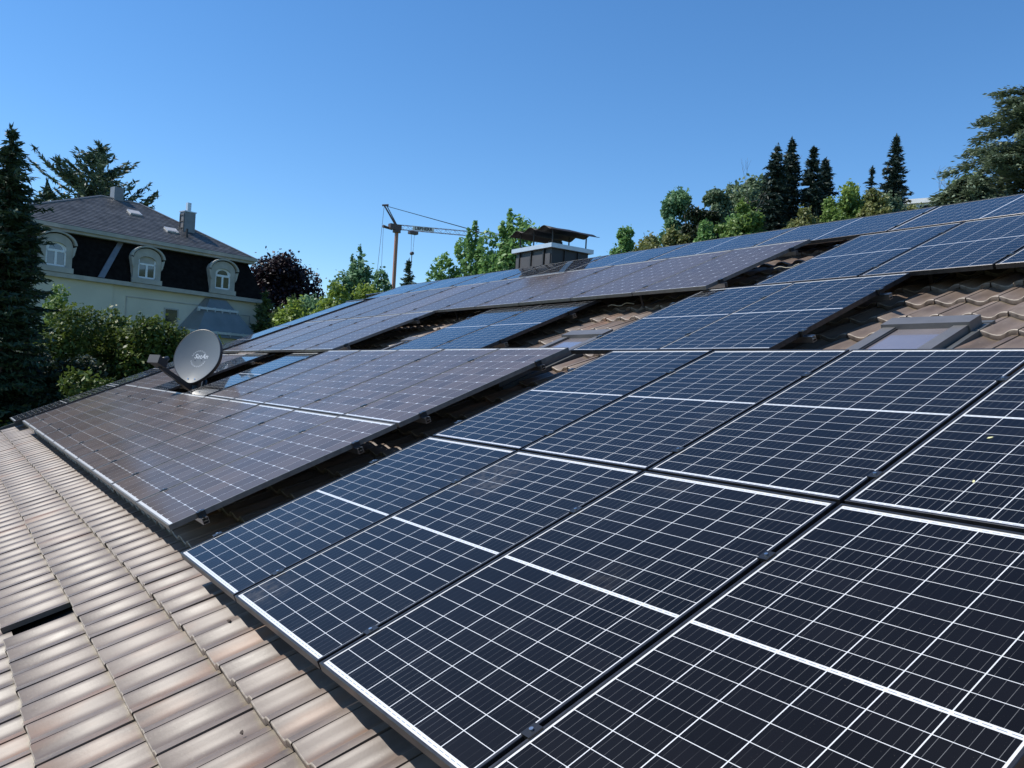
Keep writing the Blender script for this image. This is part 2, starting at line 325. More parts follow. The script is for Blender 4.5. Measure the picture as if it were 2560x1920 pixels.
def in_window(u, v): return any(a-.09 < u+TW*.7 and u+TW*.3 < b+.09 and 2.95 < v+TP*.5 < 4.33 for a, b in WINDOWS)
def visible(u, v):
    if v < .16:
        return (v > -1.35) and (u > {0: -12.5, 1: -12.5, -1: -8.6, -2: -3.2, -3: -.6}.get(round((v-TV0)/TP), 9)) and (u < 3.0)
    if 3.2 < v < 5.35: return (1.15 < u < 4.2) or (-2.35 < u < -.45) or (-5.75 < u < -3.9)
    if 2.6 < v <= 3.2: return -.7 < u < .1
    return False
MISSING = {(-4, -2)}
cand = []; rest = []
k0, k1 = math.ceil((U0-TU0)/TW), math.floor((U1-TU0)/TW)-1
j0, j1 = math.ceil((V0-TV0)/TP), math.floor((VR-.12-TV0)/TP)
for j in range(j0, j1+1):
    for k in range(k0, k1+1):
        u, v = TU0 + k*TW, TV0 + j*TP
        if in_window(u, v): continue
        (cand if visible(u, v) else rest).append((k, j, u, v))
cand = [c for c in cand if (c[0], c[1]) not in MISSING]
camv = Vector((4.884, -.688, 1.413))
cand.sort(key=lambda c: (Vector((c[2], c[3], -.13))-camv).length)
rest += cand[300:]; cand = cand[:300]
rnd = random.Random(3)
Hinv = Matrix.Translation(-Vector(house.location))
for k, j, u, v in cand:
    o = obj('tile', tmesh, None, roof_o)
    o.matrix_parent_inverse = Matrix.Identity(4)
    o.location = roof(u+rnd.uniform(-.0012, .0012), v+rnd.uniform(-.004, .004), rnd.uniform(-.002, .002))
    o.rotation_euler = (PITCH+rnd.uniform(-.009, .009), rnd.uniform(-.011, .011), rnd.uniform(-.008, .008))
tv = np.array([v.co for v in tmesh.vertices]); tf = [tuple(p.vertices) for p in tmesh.polygons]
mb = MB(); rot3 = np.array(RM.to_3x3()); tm_ = [p.material_index for p in tmesh.polygons]; mis = []
for k, j, u, v in rest:
    if (k, j) in MISSING: continue
    a = (tv + np.array([u, v+rnd.uniform(-.004, .004), rnd.uniform(-.002, .002)])) @ rot3.T
    o_ = len(mb.v); mb.v += a.tolist(); mb.f += [tuple(o_+i for i in f) for f in tf]; mis += tm_
me = bpy.data.meshes.new('tile_field'); me.from_pydata(mb.v, [], mb.f); me.polygons.foreach_set('use_smooth', [True]*len(me.polygons)); me.polygons.foreach_set('material_index', mis)
try: me.set_sharp_from_angle(angle=R_(50))
except Exception: pass
o = obj('tile_field', me, [MAT['tilef'], MAT['edge']], roof_o); o.matrix_parent_inverse = Matrix.Identity(4); tag(o, kind='stuff')
# the far slope is plain, turned away; ridge caps, verge board, gutter
def rchild(mb, name, mat, smooth=False, parent=roof_o):
    o = mb.build(name, mat, None, smooth); o.parent = parent; return o
mb = MB()
n_ = 60
for i in range(n_):
    a, b_ = U0+.02+(U1-U0-.04)*i/n_, U0+.02+(U1-U0-.04)*(i+1)/n_+.03
    p = [(ry-.16, rz-.075+.0), (ry-.11, rz+.05), (ry, rz+.10), (ry+.11, rz+.05), (ry+.16, rz-.075)]
    mb.prism(p, a, b_, 'x')
rchild(mb, 'ridge_cap', MAT['tilef'])
mb = MB(); mb.box(U0-.03, U0, V0, VR, WD-.16, -.13, M=RM); rchild(mb, 'verge_board', MAT['zincd'])
mb = MB(); mb.path([(U0-.05, ey-.07, ez-.02), (U1, ey-.07, ez-.02)], [.075, .075], 10); rchild(mb, 'gutter', MAT['zinc'], True)
mb = MB(); mb.prism([(ry, rz+.03), (2*ry-ey, ez+.03), (2*ry-ey, ez+.06), (ry, rz+.06)], U0, U1, 'x'); rchild(mb, 'far_slope', MAT['tilef'])

# roof windows
def roof_window(a, b_, label):
    t = empty('roof_window', roof((a+b_)/2, 3.6, -.12)); t.parent = house; t.matrix_parent_inverse = Hinv
    t['label'] = label
    def put(mb, name, mat):
        o = mb.build(name, mat); o.parent = t; o.matrix_parent_inverse = Matrix.Translation(-t.location); return o
    v0, v1 = 3.02, 4.27; zt = -.088
    mb = MB()
    for (x0, x1, y0, y1) in ((a, a+.085, v0, v1-.13), (b_-.085, b_, v0, v1-.13), (a, b_, v0-.10, v0)):
        mb.box(x0, x1, y0, y1, -.19, zt-.02, M=RM)
    put(mb, 'frame', MAT['winframe'])
    mb = MB(); mb.box(a-.012, b_+.012, v1-.14, v1, -.19, zt, M=RM); mb.box(a+.05, b_-.05, v1-.005, v1+.03, -.19, zt-.03, M=RM); put(mb, 'top_hood', MAT['winframe'])
    mb = MB()
    for x0, x1 in ((a+.085, a+.097), (b_-.097, b_-.085)): mb.box(x0, x1, v0, v1-.14, -.18, zt-.028, M=RM)
    put(mb, 'gasket', MAT['seam'])
    mb = MB(); mb.box(a+.097, b_-.097, v0, v1-.14, -.17, -.125, M=RM); put(mb, 'pane', MAT['skyglass'])
    mb = MB(); mb.box(a-.05, a-.014, v0-.1, v1+.02, -.19, -.150, M=RM); mb.box(b_+.014, b_+.05, v0-.1, v1+.02, -.19, -.150, M=RM)
    mb.box(a-.05, b_+.05, v1+.035, v1+.08, -.19, -.15, M=RM); put(mb, 'flashing', MAT['zincd'])
    mb = MB()
    for x in (a+.02, b_-.035): mb.box(x-.0, x+.06 if x < (a+b_)/2 else x+.03, v0+.55, v0+.553, zt-.021, zt-.018, M=RM)
    put(mb, 'cladding_joint', MAT['seam'])
for (a, b_), l in zip(WINDOWS, ('grey roof window among lit tiles at the right edge', 'grey roof window half hidden behind the blue panels', 'far small roof window by the dark panels')):
    roof_window(a, b_, l)

# chimney on the ridge
CX0, CX1, CY0, CY1, CT = -7.95, -6.83, 7.60, 8.46, 3.52
ch = empty('chimney', (CX0+.5, CY0+.4, 3.0)); ch.parent = house; ch.matrix_parent_inverse = Hinv
def cput(mb, name, mat, smooth=False):
    o = mb.build(name, mat, None, smooth); o.parent = ch; o.matrix_parent_inverse = Matrix.Translation(-ch.location); return o
mb = MB(); mb.box(CX0+.02, CX1-.02, CY0+.02, CY1-.02, 1.6, CT); cput(mb, 'shaft', MAT['seam'])  # east face stays in this near-black, its shade put into the colour
for i in range(4):                                   # zinc sheets between standing seams on the south face
    x0 = [CX0+.03, CX0+.17, CX0+.54, CX0+.93][i]; x1 = [CX0+.12, CX0+.47, CX0+.85, CX0+1.07][i]
    mb = MB(); mb.box(x0, x1, CY0+.004, CY0+.03, 2.6, CT-.09); cput(mb, 'sheet', MAT['csheet'])
for x in (CX0+.145, CX0+.505, CX0+.885):
    mb = MB(); mb.box(x-.012, x+.012, CY0-.012, CY0+.03, 2.6, CT-.005); cput(mb, 'seam', MAT['seam'])
for y in (CY0+.3, CY0+.6):
    mb = MB(); mb.box(CX1-.03, CX1+.008, y-.012, y+.012, 2.6, CT-.005); cput(mb, 'seam', MAT['seam'])
mb = MB(); mb.box(CX0-.05, CX1+.05, CY0-.05, CY1+.05, CT, CT+.075); cput(mb, 'coping', MAT['lzinc'])
for x, y in ((CX0+.08, CY0+.05), (CX1-.06, CY0+.05), (CX0+.08, CY1-.05), (CX1-.06, CY1-.05), ((CX0+CX1)/2, CY1-.05), (CX0+.5, CY0+.05)):
    mb = MB(); mb.tube((x, y, CT+.06), (x, y, CT+.36), .013); cput(mb, 'rod', MAT['seam'])
mb = MB(); mb.tube((CX0+.62, CY0+.45, CT+.07), (CX0+.62, CY0+.45, CT+.22), .14, .13, 16); cput(mb, 'flue', MAT['zincd'], True)
mb = MB(); nx, ny = 33, 5
def wave(x): return .034*math.cos((x-(CX0+CX1)/2)*2*math.pi/.42)
for s in (0, 1):
    for j in range(ny):
        for i in range(nx):
            x = CX0-.13+(CX1-CX0+.22)*i/(nx-1); y = CY0-.10+(CY1-CY0+.24)*j/(ny-1)
            mb.v.append((x, y, CT+.365+wave(x)-.006*s + .006*math.sin(y*9+x*3) - .05*((x-(CX0+CX1)/2))**2))
for s in (0, 1):
    o_ = s*nx*ny
    for j in range(ny-1):
        for i in range(nx-1): mb.f.append((o_+j*nx+i, o_+j*nx+i+1, o_+(j+1)*nx+i+1, o_+(j+1)*nx+i)); mb.m.append(0)
bd = [(j*nx) for j in range(ny)] + [(ny-1)*nx+i for i in range(1, nx)] + [j*nx+nx-1 for j in range(ny-2, -1, -1)] + [i for i in range(nx-2, 0, -1)]
for a, b_ in zip(bd, bd[1:]+bd[:1]): mb.f.append((a, b_, b_+nx*ny, a+nx*ny)); mb.m.append(0)
cput(mb, 'cowl_sheet', MAT['cowl_dark'], True)

# ------------------------------------------------------------------ solar panels
HW, HH = 1.002, 1.690                                # half-cut panel
DW, DH = .988, 1.636                                 # dark panel with round-cornered cells
def frame_mesh(W, H, name):
    prof = [(.030, -.035), (0, -.035), (0, -.0015), (.0015, 0), (.0100, 0), (.0105, -.0035), (.0105, -.012)]
    mb = MB(); n = len(prof)
    for (sx, sy) in ((0,0), (1,0), (1,1), (0,1)):
        for d, z in prof: mb.v.append((d if not sx else W-d, d if not sy else H-d, z))
    for c in range(4):
        a, b_ = c*n, ((c+1) % 4)*n
        for i in range(n-1): mb.f.append((a+i, b_+i, b_+i+1, a+i+1)); mb.m.append(0)
    me = mb.mesh(name); return me
def uv_box_cell(mb_list, poly, z0, z1):
    pass
def half_layout():
    side, mar, mid = .0175, .030, .014
    pu = (HW-2*side)/6; pv = (HH-2*mar-mid)/20
    return [(side+c*pu+.0018, mar+r*pv+(mid if r >= 10 else 0)+.0012, pu-.0036, pv-.0024) for r in range(20) for c in range(6)]
def dark_layout():
    side, mar = .0145, .031
    pu = (DW-2*side)/6; pv = (DH-2*mar)/10
    return [(side+c*pu+.0013, mar+r*pv+.0011, pu-.0026, pv-.0022) for r in range(10) for c in range(6)]
def cell_poly(w, h, ch_):
    if ch_ <= 0: return [(0,0),(w,0),(w,h),(0,h)]
    return [(ch_,0),(w-ch_,0),(w,ch_),(w,h-ch_),(w-ch_,h),(ch_,h),(0,h-ch_),(0,ch_)]
def cells_mesh(name, cells, ch_, mat):
    mb = MB(); uvs = []
    for (x, y, w, h) in cells:
        p = cell_poly(w, h, ch_); n = len(p); o_ = len(mb.v)
        mb.v += [(x+a, y+b_, -.0040) for a, b_ in p] + [(x+a, y+b_, -.00385) for a, b_ in p]
        mb.f.append(tuple(o_+n+i for i in range(n))); uvs += [(a/w, b_/h) for a, b_ in p]
        for i in range(n):
            j = (i+1) % n; mb.f.append((o_+i, o_+j, o_+n+j, o_+n+i)); uvs += [(p[i][0]/w, p[i][1]/h), (p[j][0]/w, p[j][1]/h)]*2
    me = bpy.data.meshes.new(name); me.from_pydata(mb.v, [], mb.f)
    l = me.uv_layers.new(name='UVMap'); l.data.foreach_set('uv', [c for uv in uvs for c in uv]); me.materials.append(mat); return me
FR_H, FR_D = frame_mesh(HW, HH, 'frame'), frame_mesh(DW, DH, 'frame')
FR_H.materials.append(MAT['frame']); FR_D.materials.append(MAT['dframe'])
def sheet_mesh(W, H):
    mb = MB(); mb.box(.0102, W-.0102, .0102, H-.0102, -.0095, -.0040); mb.m = [0]*len(mb.m)
    me = mb.mesh('laminate'); return me
LAM_H, LAM_D = sheet_mesh(HW, HH), sheet_mesh(DW, DH)
LAM_H.materials.append(MAT['sheet']); LAM_D.materials.append(MAT['sheet'])
def ribbon_mesh(cells, W, H, rows, n):
    mb = MB()
    xs = sorted({round(c[0], 4) for c in cells}); w = cells[0][2]
    for y in rows:
        for x in xs:
            for k in range(n):
                a = x + w*(k+.5)/n - w/n*.36; mb.box(a, a+w/n*.72, y-.0013, y+.0013, -.00399, -.0039)
    return mb.mesh('ribbon')
HL, DL = half_layout(), dark_layout()
RIB_H = ribbon_mesh(HL, HW, HH, (.0215, HH/2, HH-.0215), 5); RIB_H.materials.append(MAT['ribbon'])
CELL_H = cells_mesh('cell', [(0, 0, HL[0][2], HL[0][3])], 0, MAT['cell'])
CELL_D = cells_mesh('cell', [(0, 0, DL[0][2], DL[0][3])], .0108, MAT['dcell'])
GRID_H = cells_mesh('cell_grid', HL, 0, MAT['cell'])
GRID_D = cells_mesh('cell_grid', DL, .0108, MAT['dcell'])
prnd = random.Random(11)
def panel(kind, u, v, w, label, group, fine=False, landscape=False):
    half = kind == 'half'
    t = empty('solar_panel', roof(u, v, w), (PITCH, 0, 0))
    jig = (prnd.uniform(-.0016, .0016), prnd.uniform(-.0016, .0016))
    eu = Matrix.Rotation(PITCH, 3, 'X') @ Euler((jig[0], jig[1], 0)).to_matrix()
    if landscape:
        eu = eu @ Matrix.Rotation(R_(90), 3, 'Z'); t.location = roof(u+HH, v, w)
    t.rotation_euler = eu.to_euler()
    tag(t, label, 'solar panel', group)
    obj('frame', FR_H if half else FR_D, None, t)
    lam = obj('laminate', LAM_H if half else LAM_D, None, t)
    if half: obj('ribbon', RIB_H, None, lam)
    if fine:
        for (x, y, a, b_) in (HL if half else DL):
            c = obj('cell', CELL_H if half else CELL_D, None, lam); c.location = (x, y, 0)
    else:
        tag(obj('cell_grid', GRID_H if half else GRID_D, None, lam), kind='stuff')
    return t
G1, G2 = 'half-cut solar panels with fine white grid', 'brown solar panels with white-dotted cells'
PU, PV = 1.022, 1.710
for i in range(4):
    panel('half', i*PU, 0, 0, 'navy solar panel with white grid, %s from left in the nearest bottom row' % ORD[i], G1, True)
    panel('half', i*PU, PV, 0, 'navy solar panel with white grid, %s from left in the second near row' % ORD[i], G1, True)
for i, u in enumerate((-.556, .444)):
    panel('half', u, 3.425, 0, 'navy solar panel, %s of the pair beside the tiles and grey roof window' % ('left' if not i else 'right'), G1, True)
for i, u in enumerate((-.008, 1.014, 2.036, 3.058)):
    panel('half', u, 5.145, 0, 'upright blue solar panel, %s from left under the top row at right' % ORD[i], G1, i < 3)
for i, u in enumerate((-4.085, -3.065)):
    panel('half', u, 3.47, 0, 'blue solar panel, %s of the middle pair between two tiled gaps' % ('left' if not i else 'right'), G1)
for i in range(9):
    u = .240 - 1.71*(i-1)
    panel('half', u-1.71+1.71, 6.905, -.004, 'sideways blue solar panel along the ridge, %s from the right' % ORD[i], G1, landscape=True)
for r, v in enumerate((0, 1.71, 3.42, 5.13)):
    panel('half', -12.462, v, -.002, 'narrow-looking dark panel on the far left roof edge, %s row from the bottom' % ORD[r], G1)
panel('half', -6.955, 1.715, 0, 'blue ladder-striped panel just right of the satellite dish gap', G1)
panel('half', -9.045, 1.715, 0, 'ladder-striped panel just left of the satellite dish gap', G1)
DP, DU0, DZ = 1.0026, -.476, .0495
def drow(name, v, first, n, w=DZ, u0=None, fine=0):
    for i in range(first, first+n):
        u = (DU0 if u0 is None else u0) - (i+1)*DP
        panel('dark', u+.007, v, w, 'brown solar panel with white-dotted cells, %s from the right in the %s brown row' % (ORD[i-first], name), G2, i-first < fine)
drow('bottom', .064, 0, 10, fine=5)
drow('second', 1.7215, 0, 5, fine=5)
drow('third', 3.405, 5, 5)
drow('topmost', 5.0675, 0, 10)
for i in range(2):
    panel('dark', -10.045-i*DP, 1.745, .0, 'brown solar panel behind the satellite dish, %s from its right' % ORD[i], G2)

# rails with clamps and hooks
RAIL = 'mounting rails under the panels'
def rail(ua, ub, v, w, gaps, label, hooks=True):
    t = empty('mounting_rail', roof((ua+ub)/2, v, w-.055)); tag(t, label, 'rail', RAIL)
    def put(mb, name, mat):
        o = mb.build(name, mat); o.parent = t; o.matrix_parent_inverse = Matrix.Translation(-t.location); return o
    mb = MB(); T_ = w-.0352
    for (a, b_, c, d) in ((-.020, -.017, 0, -.040), (.017, .020, 0, -.040), (-.017, .017, -.037, -.040), (-.017, .017, -.020, -.023), (-.017, -.006, 0, -.003), (.006, .017, 0, -.003)):
        mb.box(ua, ub, v+a, v+b_, T_+d, T_+c, M=RM)
    put(mb, 'rail_profile', MAT['alu'])
    for g, wid in gaps:
        mb = MB(); hw_ = wid/2
        mb.box(g-hw_-.009, g+hw_+.009, v-.026, v+.026, w+.0006, w+.0046, M=RM)
        mb.box(g-hw_+.002, g+hw_-.002, v-.026, v+.026, T_, w+.0006, M=RM)
        o = put(mb, 'clamp', MAT['clampb'])
        mb = MB(); mb.tube(roof(g, v, w+.0046), roof(g, v, w+.0105), .0068, n=10)
        b2 = mb.build('bolt', MAT['alu']); b2.parent = o
    if hooks:
        x = ua+.25
        while x < ub-.05:
            mb = MB(); mb.box(x-.015, x+.015, v-.028, v-.021, -.16, T_-.01, M=RM); mb.box(x-.015, x+.015, v-.028, v+.22, -.165, -.158, M=RM)
            put(mb, 'roof_hook', MAT['clampb']); x += 1.25
    return t
def gaps_of(u0, n, pitch, gap, ends=True):
    g = [(u0+i*pitch-gap/2, gap) for i in range(1, n)]
    if ends: g = [(u0-.012, .022)] + g + [(u0+n*pitch-gap+.012, .022)]
    return g
for r, (v, nm) in enumerate(((.222, 'lower rail of the nearest bottom row'), (1.262, 'upper rail of the nearest bottom row'), (1.71+.222, 'lower rail of the second near row'), (1.71+1.262, 'upper rail of the second near row'))):
    rail(-.03, 4*PU+.01, v, 0, gaps_of(0, 4, PU, .020), 'aluminium ' + nm + ' of navy panels')
for v, nm in ((3.77, 'lower'), (4.69, 'upper')):
    rail(-.60, 1.53, v, 0, gaps_of(-.556, 2, 1.0+.001, .0), 'aluminium %s rail with shiny cut end beside the tiles at right' % nm)
    rail(-4.12, -2.0, v, 0, gaps_of(-4.085, 2, 1.02, .018), 'aluminium %s rail under the middle blue pair' % nm)
for v, nm in ((5.145+.25, 'lower'), (5.145+1.30, 'upper')):
    rail(-.05, 4.12, v, 0, gaps_of(-.008, 4, PU, .020), 'aluminium %s rail under the blue panels below the ridge row' % nm)
for v, nm in ((7.10, 'lower'), (7.62, 'upper')):
    rail(-13.3+.2, 2.0, v, -.004, [(.240-1.71*i+.0-.010+.0, .020) for i in range(-0, 8)], 'aluminium %s rail along the ridge row' % nm)
def dgaps(first, n, ends=True):
    g = [(DU0-(i)*DP+.0005, .0146) for i in range(first+1, first+n)]
    return [(DU0-first*DP+.006, .018)] + g + [(DU0-(first+n)*DP-.006, .018)]
for v0, first, n, nm in ((.064, 0, 10, 'bottom'), (1.7215, 0, 5, 'second'), (3.405, 5, 5, 'third'), (5.0675, 0, 10, 'topmost')):
    for dv, s in ((.20, 'lower'), (1.30, 'upper')):
        rail(DU0-(first+n)*DP-.05, DU0-first*DP+.055, v0+dv, DZ, dgaps(first, n), 'aluminium %s rail with cut end showing under the %s brown row' % (s, nm))
for v, nm in ((2.05, 'lower'), (3.1, 'upper')):
    rail(-7.0, -5.9, v, 0, [], 'short %s rail right of the satellite dish' % nm); rail(-11.1, -7.97, v, 0, [], 'short %s rail left of the satellite dish' % nm)
for r, v in enumerate((0, 1.71, 3.42, 5.13)):
    for dv, s in ((.25, 'lower'), (1.3, 'upper')):
        rail(-12.48, -11.4, v+dv, -.002, [], 'short %s rail on the far left roof edge, %s panel from the bottom' % (s, ORD[r]))

# cables lying in the dark gap
def cable(pts, label, r=.004):
    mb = MB(); mb.path([roof(*p) for p in pts], [r]*len(pts), 6); tag(mb.build('cable', MAT['cable'], None, True), label, 'cable', 'loose panel cables')
def loop(u, v, n, du, dv, w=-.05):
    return [(u+du*i/n+.01*math.sin(i*1.9), v+dv*i/n, w+.012*math.sin(i*1.3)) for i in range(n+1)]
cable(loop(-1.95, 5.12, 8, .35, .05, -.09), 'thin pale cable lying above the lit tiles by the middle pair', .003)
cable(loop(-.40, 5.95, 8, .35, .05, -.05), 'thin pale cable in the dark gap under the ridge row', .003)

# leaves and crumbs on the tiles
def crumb(u, v, s, label, col):
    mb = MB(); r2 = random.Random(int(u*1000))
    pts = [Vector((math.cos(a)*s*r2.uniform(.6, 1.3), math.sin(a)*s*r2.uniform(.4, .9), r2.uniform(-.1, .5)*s)) for a in [k*math.pi/3 for k in range(6)]]
    top = Vector((0, 0, s*.7)); vs_ = [roof(u, v, -.166)+RM.to_3x3()@p for p in pts]; vs_.append(roof(u, v, -.166)+RM.to_3x3()@top)
    vs_.append(roof(u, v, -.176))
    mb.add(vs_, [(k, (k+1) % 6, 6) for k in range(6)] + [((k+1) % 6, k, 7) for k in range(6)])
    tag(mb.build('dry_leaf', col), label, 'leaf', 'dry crumbs on the tiles')
MAT['leafd'] = pm('dead_leaf', (.06, .04, .03), .8); MAT['leafr'] = pm('red_crumb', (.30, .10, .06), .8)
crumb(.853, -.035, .016, 'curled dark dead leaf on the tiles near the panel shadow', MAT['leafd'])
crumb(1.681, -.19, .013, 'small red-brown crumb on a tile below the nearest panels', MAT['leafr'])
crumb(1.88, -.30, .012, 'dark crumb at a tile joint near the bottom edge', MAT['leafd'])

MAT['petal'] = pm('pale_petal', (.62, .58, .30), .7)
def petal(u, v, s, label):
    mb = MB(); a = random.Random(int(u*997)).uniform(0, 3); ca, sa = math.cos(a), math.sin(a)
    pts = [(-1, 0, .0), (-.3, .45, .12), (.6, .4, .05), (1, 0, .15), (.5, -.4, .1), (-.4, -.4, .02)]
    top = [roof(u+s*(x*ca-y*sa), v+s*(x*sa+y*ca), -.0030+s*z+.0012) for x, y, z in pts]; bot = [roof(u+s*(x*ca-y*sa), v+s*(x*sa+y*ca), -.0036+s*z*.8) for x, y, z in pts]
    mb.add(top+bot, [tuple(range(6)), tuple(range(11, 5, -1))] + [(k, 6+k, 6+(k+1) % 6, (k+1) % 6) for k in range(6)])
    tag(mb.build('fallen_petal', MAT['petal']), label, 'petal', 'fallen petals on the glass')
petal(3.284, 2.352, .012, 'pale petal on the rightmost panel of the second near row, left one')
petal(3.50, 2.26, .016, 'pale petal on the rightmost panel of the second near row, right one')
petal(3.40, 1.98, .010, 'pale petal on the rightmost panel of the second near row, lowest one')

# ------------------------------------------------------------------ satellite dish
def dish():
    base = roof(-7.45, 2.02, -.12)
    d = empty('satellite_dish', base); tag(d, 'grey satellite dish with feed arm standing in the panel gap', 'satellite dish')
    nrm = Vector((.60, -.74, .30)).normalized(); up = (Vector((0,0,1)) - nrm*nrm.z).normalized(); sd = up.cross(nrm).normalized()   # sd: to the right seen from the front
    cen = base + Vector((.05, -.02, .53))
    Mx = Matrix(((sd.x, up.x, nrm.x, cen.x), (sd.y, up.y, nrm.y, cen.y), (sd.z, up.z, nrm.z, cen.z), (0,0,0,1)))
    def put(mb, name, mat, smooth=False, parent=None):
        o = mb.build(name, mat, None, smooth); o.parent = parent or d; o.matrix_parent_inverse = Matrix.Translation(-base); return o
    a_, b_ = .365, .395; DD = .06
    def rim(t):                                     # egg outline: rounder above, drawn to a chin below
        x, y = a_*math.cos(t), b_*math.sin(t)
        if y < 0: x *= 1-.30*(y/b_)**2*(.6+.4*abs(y/b_)); 
        return x, y
    mb = MB(); nr, ns = 9, 56
    def P(r, t, z0=0):
        x, y = rim(t); return Mx @ Vector((x*r, y*r, DD*(r*r)-DD+z0))
    mb.v.append(P(0, 0))
    for i in range(1, nr+1):
        for k in range(ns): mb.v.append(P(i/nr, 2*math.pi*k/ns))
    mb.f += [(0, 1+k, 1+(k+1) % ns) for k in range(ns)]
    for i in range(nr-1):
        for k in range(ns): mb.f.append((1+i*ns+k, 1+(i+1)*ns+k, 1+(i+1)*ns+(k+1) % ns, 1+i*ns+(k+1) % ns))
    mb.m = [0]*len(mb.f); o = mb.build('reflector', MAT['dish'], None, True, fix=False); o.parent = d; o.matrix_parent_inverse = Matrix.Translation(-base)
    refl = o
    mb = MB()
    sec = [(1.0, 0), (1.028, .004), (1.034, -.012), (1.03, -.055), (1.0, -.05)]
    for k in range(ns):
        for r, z in sec:
            x, y = rim(2*math.pi*k/ns); mb.v.append(Mx @ Vector((x*r, y*r, z)))
    m_ = len(sec)
    for k in range(ns):
        for i in range(m_-1): mb.f.append((k*m_+i, k*m_+i+1, ((k+1) % ns)*m_+i+1, ((k+1) % ns)*m_+i)); mb.m.append(0)
    put(mb, 'rim', MAT['dishd'], True)
    mb = MB(); mb.v.append(Mx @ Vector((0, 0, -.125)))
    for i in range(1, 6):
        for k in range(ns):
            x, y = rim(2*math.pi*k/ns); r = i/5; mb.v.append(Mx @ Vector((x*r, y*r, DD*r*r-.125+.02*r)))
    mb.f += [(0, 1+(k+1) % ns, 1+k) for k in range(ns)]
    for i in range(4):
        for k in range(ns): mb.f.append((1+i*ns+k, 1+i*ns+(k+1) % ns, 1+(i+1)*ns+(k+1) % ns, 1+(i+1)*ns+k))
    mb.m = [0]*len(mb.f); put(mb, 'back_shell', MAT['dishd'], True)
    W = lambda x, y, z: Mx @ Vector((x, y, z))
    # feed arm from under the chin out to the head
    mb = MB(); p0, p1 = W(-.01, -.46, -.06), W(-.04, -.38, .62)
    ax = (p1-p0).normalized(); s2 = sd; u2 = s2.cross(ax).normalized()
    q_ = []
    for p, h in ((p0, .040), (p1, .026)):
        for aa, bb in ((-1,-1), (1,-1), (1,1), (-1,1)): q_.append(p + s2*(aa*.021) + u2*(bb*h))
    mb.add(q_, [(0,1,2,3), (7,6,5,4), (0,4,5,1), (1,5,6,2), (2,6,7,3), (3,7,4,0)]); put(mb, 'feed_arm', MAT['dishd'])
    mb = MB(); c_ = W(-.04, -.33, .68)
    Bx = Matrix(((s2.x, ax.x, u2.x, c_.x), (s2.y, ax.y, u2.y, c_.y), (s2.z, ax.z, u2.z, c_.z), (0,0,0,1)))
    mb.box(-.075, .075, -.10, .075, -.05, .05, M=Bx); mb.box(-.083, .083, .055, .085, -.056, .058, M=Bx); mb.box(-.03, .03, -.14, -.09, -.045, .02, M=Bx); put(mb, 'feed_head', MAT['dishd'])
    mb = MB(); mb.tube(W(-.03, -.28, .60), W(-.03, -.23, .52), .036, .030, 14); put(mb, 'feed_horn', MAT['dishd'], True)
    mb = MB(); top = W(0, .05, -.20); foot = Vector((top.x, top.y, base.z-.06)); mb.tube(foot, top, .026, n=14); put(mb, 'mast', MAT['zincd'], True)
    mb = MB(); mb.tube(W(0, 0, -.12), W(0, 0, -.22), .085, .06, 12); mb.box(-.06, .06, -.46, .10, -.17, -.10, M=Mx); put(mb, 'bracket', MAT['dishd'])
    mb = MB(); mb.tube(foot+Vector((0,0,.10)), foot+Vector((0,0,.26)), .055, .032, 14); put(mb, 'roof_boot', MAT['dishd'], True)
    def zs(x, y): return DD*((x/a_)**2+(y/b_)**2)-DD
    for x in (-.055, .055):
        mb = MB(); y = -.335; p = W(x, y, zs(x, y)-.004); mb.tube(p, p+nrm*.012, .010, n=10); put(mb, 'screw', MAT['alu'])
        mb = MB(); y = -.045; p = W(x, y, zs(x, y)-.003); mb.tube(p, p+nrm*.006, .008, n=8); put(mb, 'rivet', MAT['dishd'])
    # print on the dish: name and a ring of small letters
    def text(s_, size, xo, yo, ang=0, shear=0.):
        cu = bpy.data.curves.new('t', 'FONT'); cu.body = s_; cu.size = size; cu.align_x = 'CENTER'; cu.align_y = 'CENTER'; cu.shear = shear; cu.offset = size*.012
        to = bpy.data.objects.new('t', cu); C.objects.link(to); bpy.context.view_layer.update()
        me = bpy.data.meshes.new_from_object(to.evaluated_get(bpy.context.evaluated_depsgraph_get())); bpy.data.objects.remove(to)
        ca, sa = math.cos(ang), math.sin(ang); out = MB()
        for v in me.vertices:
            x, y = xo+v.co.x*ca-v.co.y*sa, yo+v.co.x*sa+v.co.y*ca; out.v.append(Mx @ Vector((x, y, zs(x, y)+.0025)))
        out.f = [tuple(p.vertices) for p in me.polygons]; out.m = [0]*len(out.f); bpy.data.meshes.remove(me); return out
    o = text('SatAn', .095, .035, .015, 0, .25).build('lettering', MAT['lettering'], fix=False); o.parent = refl
    ring = MB()
    for k in range(26):
        t = 2*math.pi*(k+.5)/26
        if abs(math.sin(t)) < .22: continue
        r = .115; x, y = r*math.cos(t), r*math.sin(t)-.02
        c, s_ = math.cos(t), math.sin(t)
        for (a, b2, w_, h_) in ((-.006, 0, .003, .022), (.006, .004, .003, .014), (0, .009, .015, .003)):
            qd = [(a-w_/2, b2-h_/2), (a+w_/2, b2-h_/2), (a+w_/2, b2+h_/2), (a-w_/2, b2+h_/2)]
            pv = [(x+px*(-s_)+py*c, y+px*c+py*s_) for px, py in qd]
            ring.add([W(px, py, zs(px, py)+.0025) for px, py in pv], [(0,1,2,3)])
    o = ring.build('ring_print', MAT['lettering'], fix=False); o.parent = refl
dish()
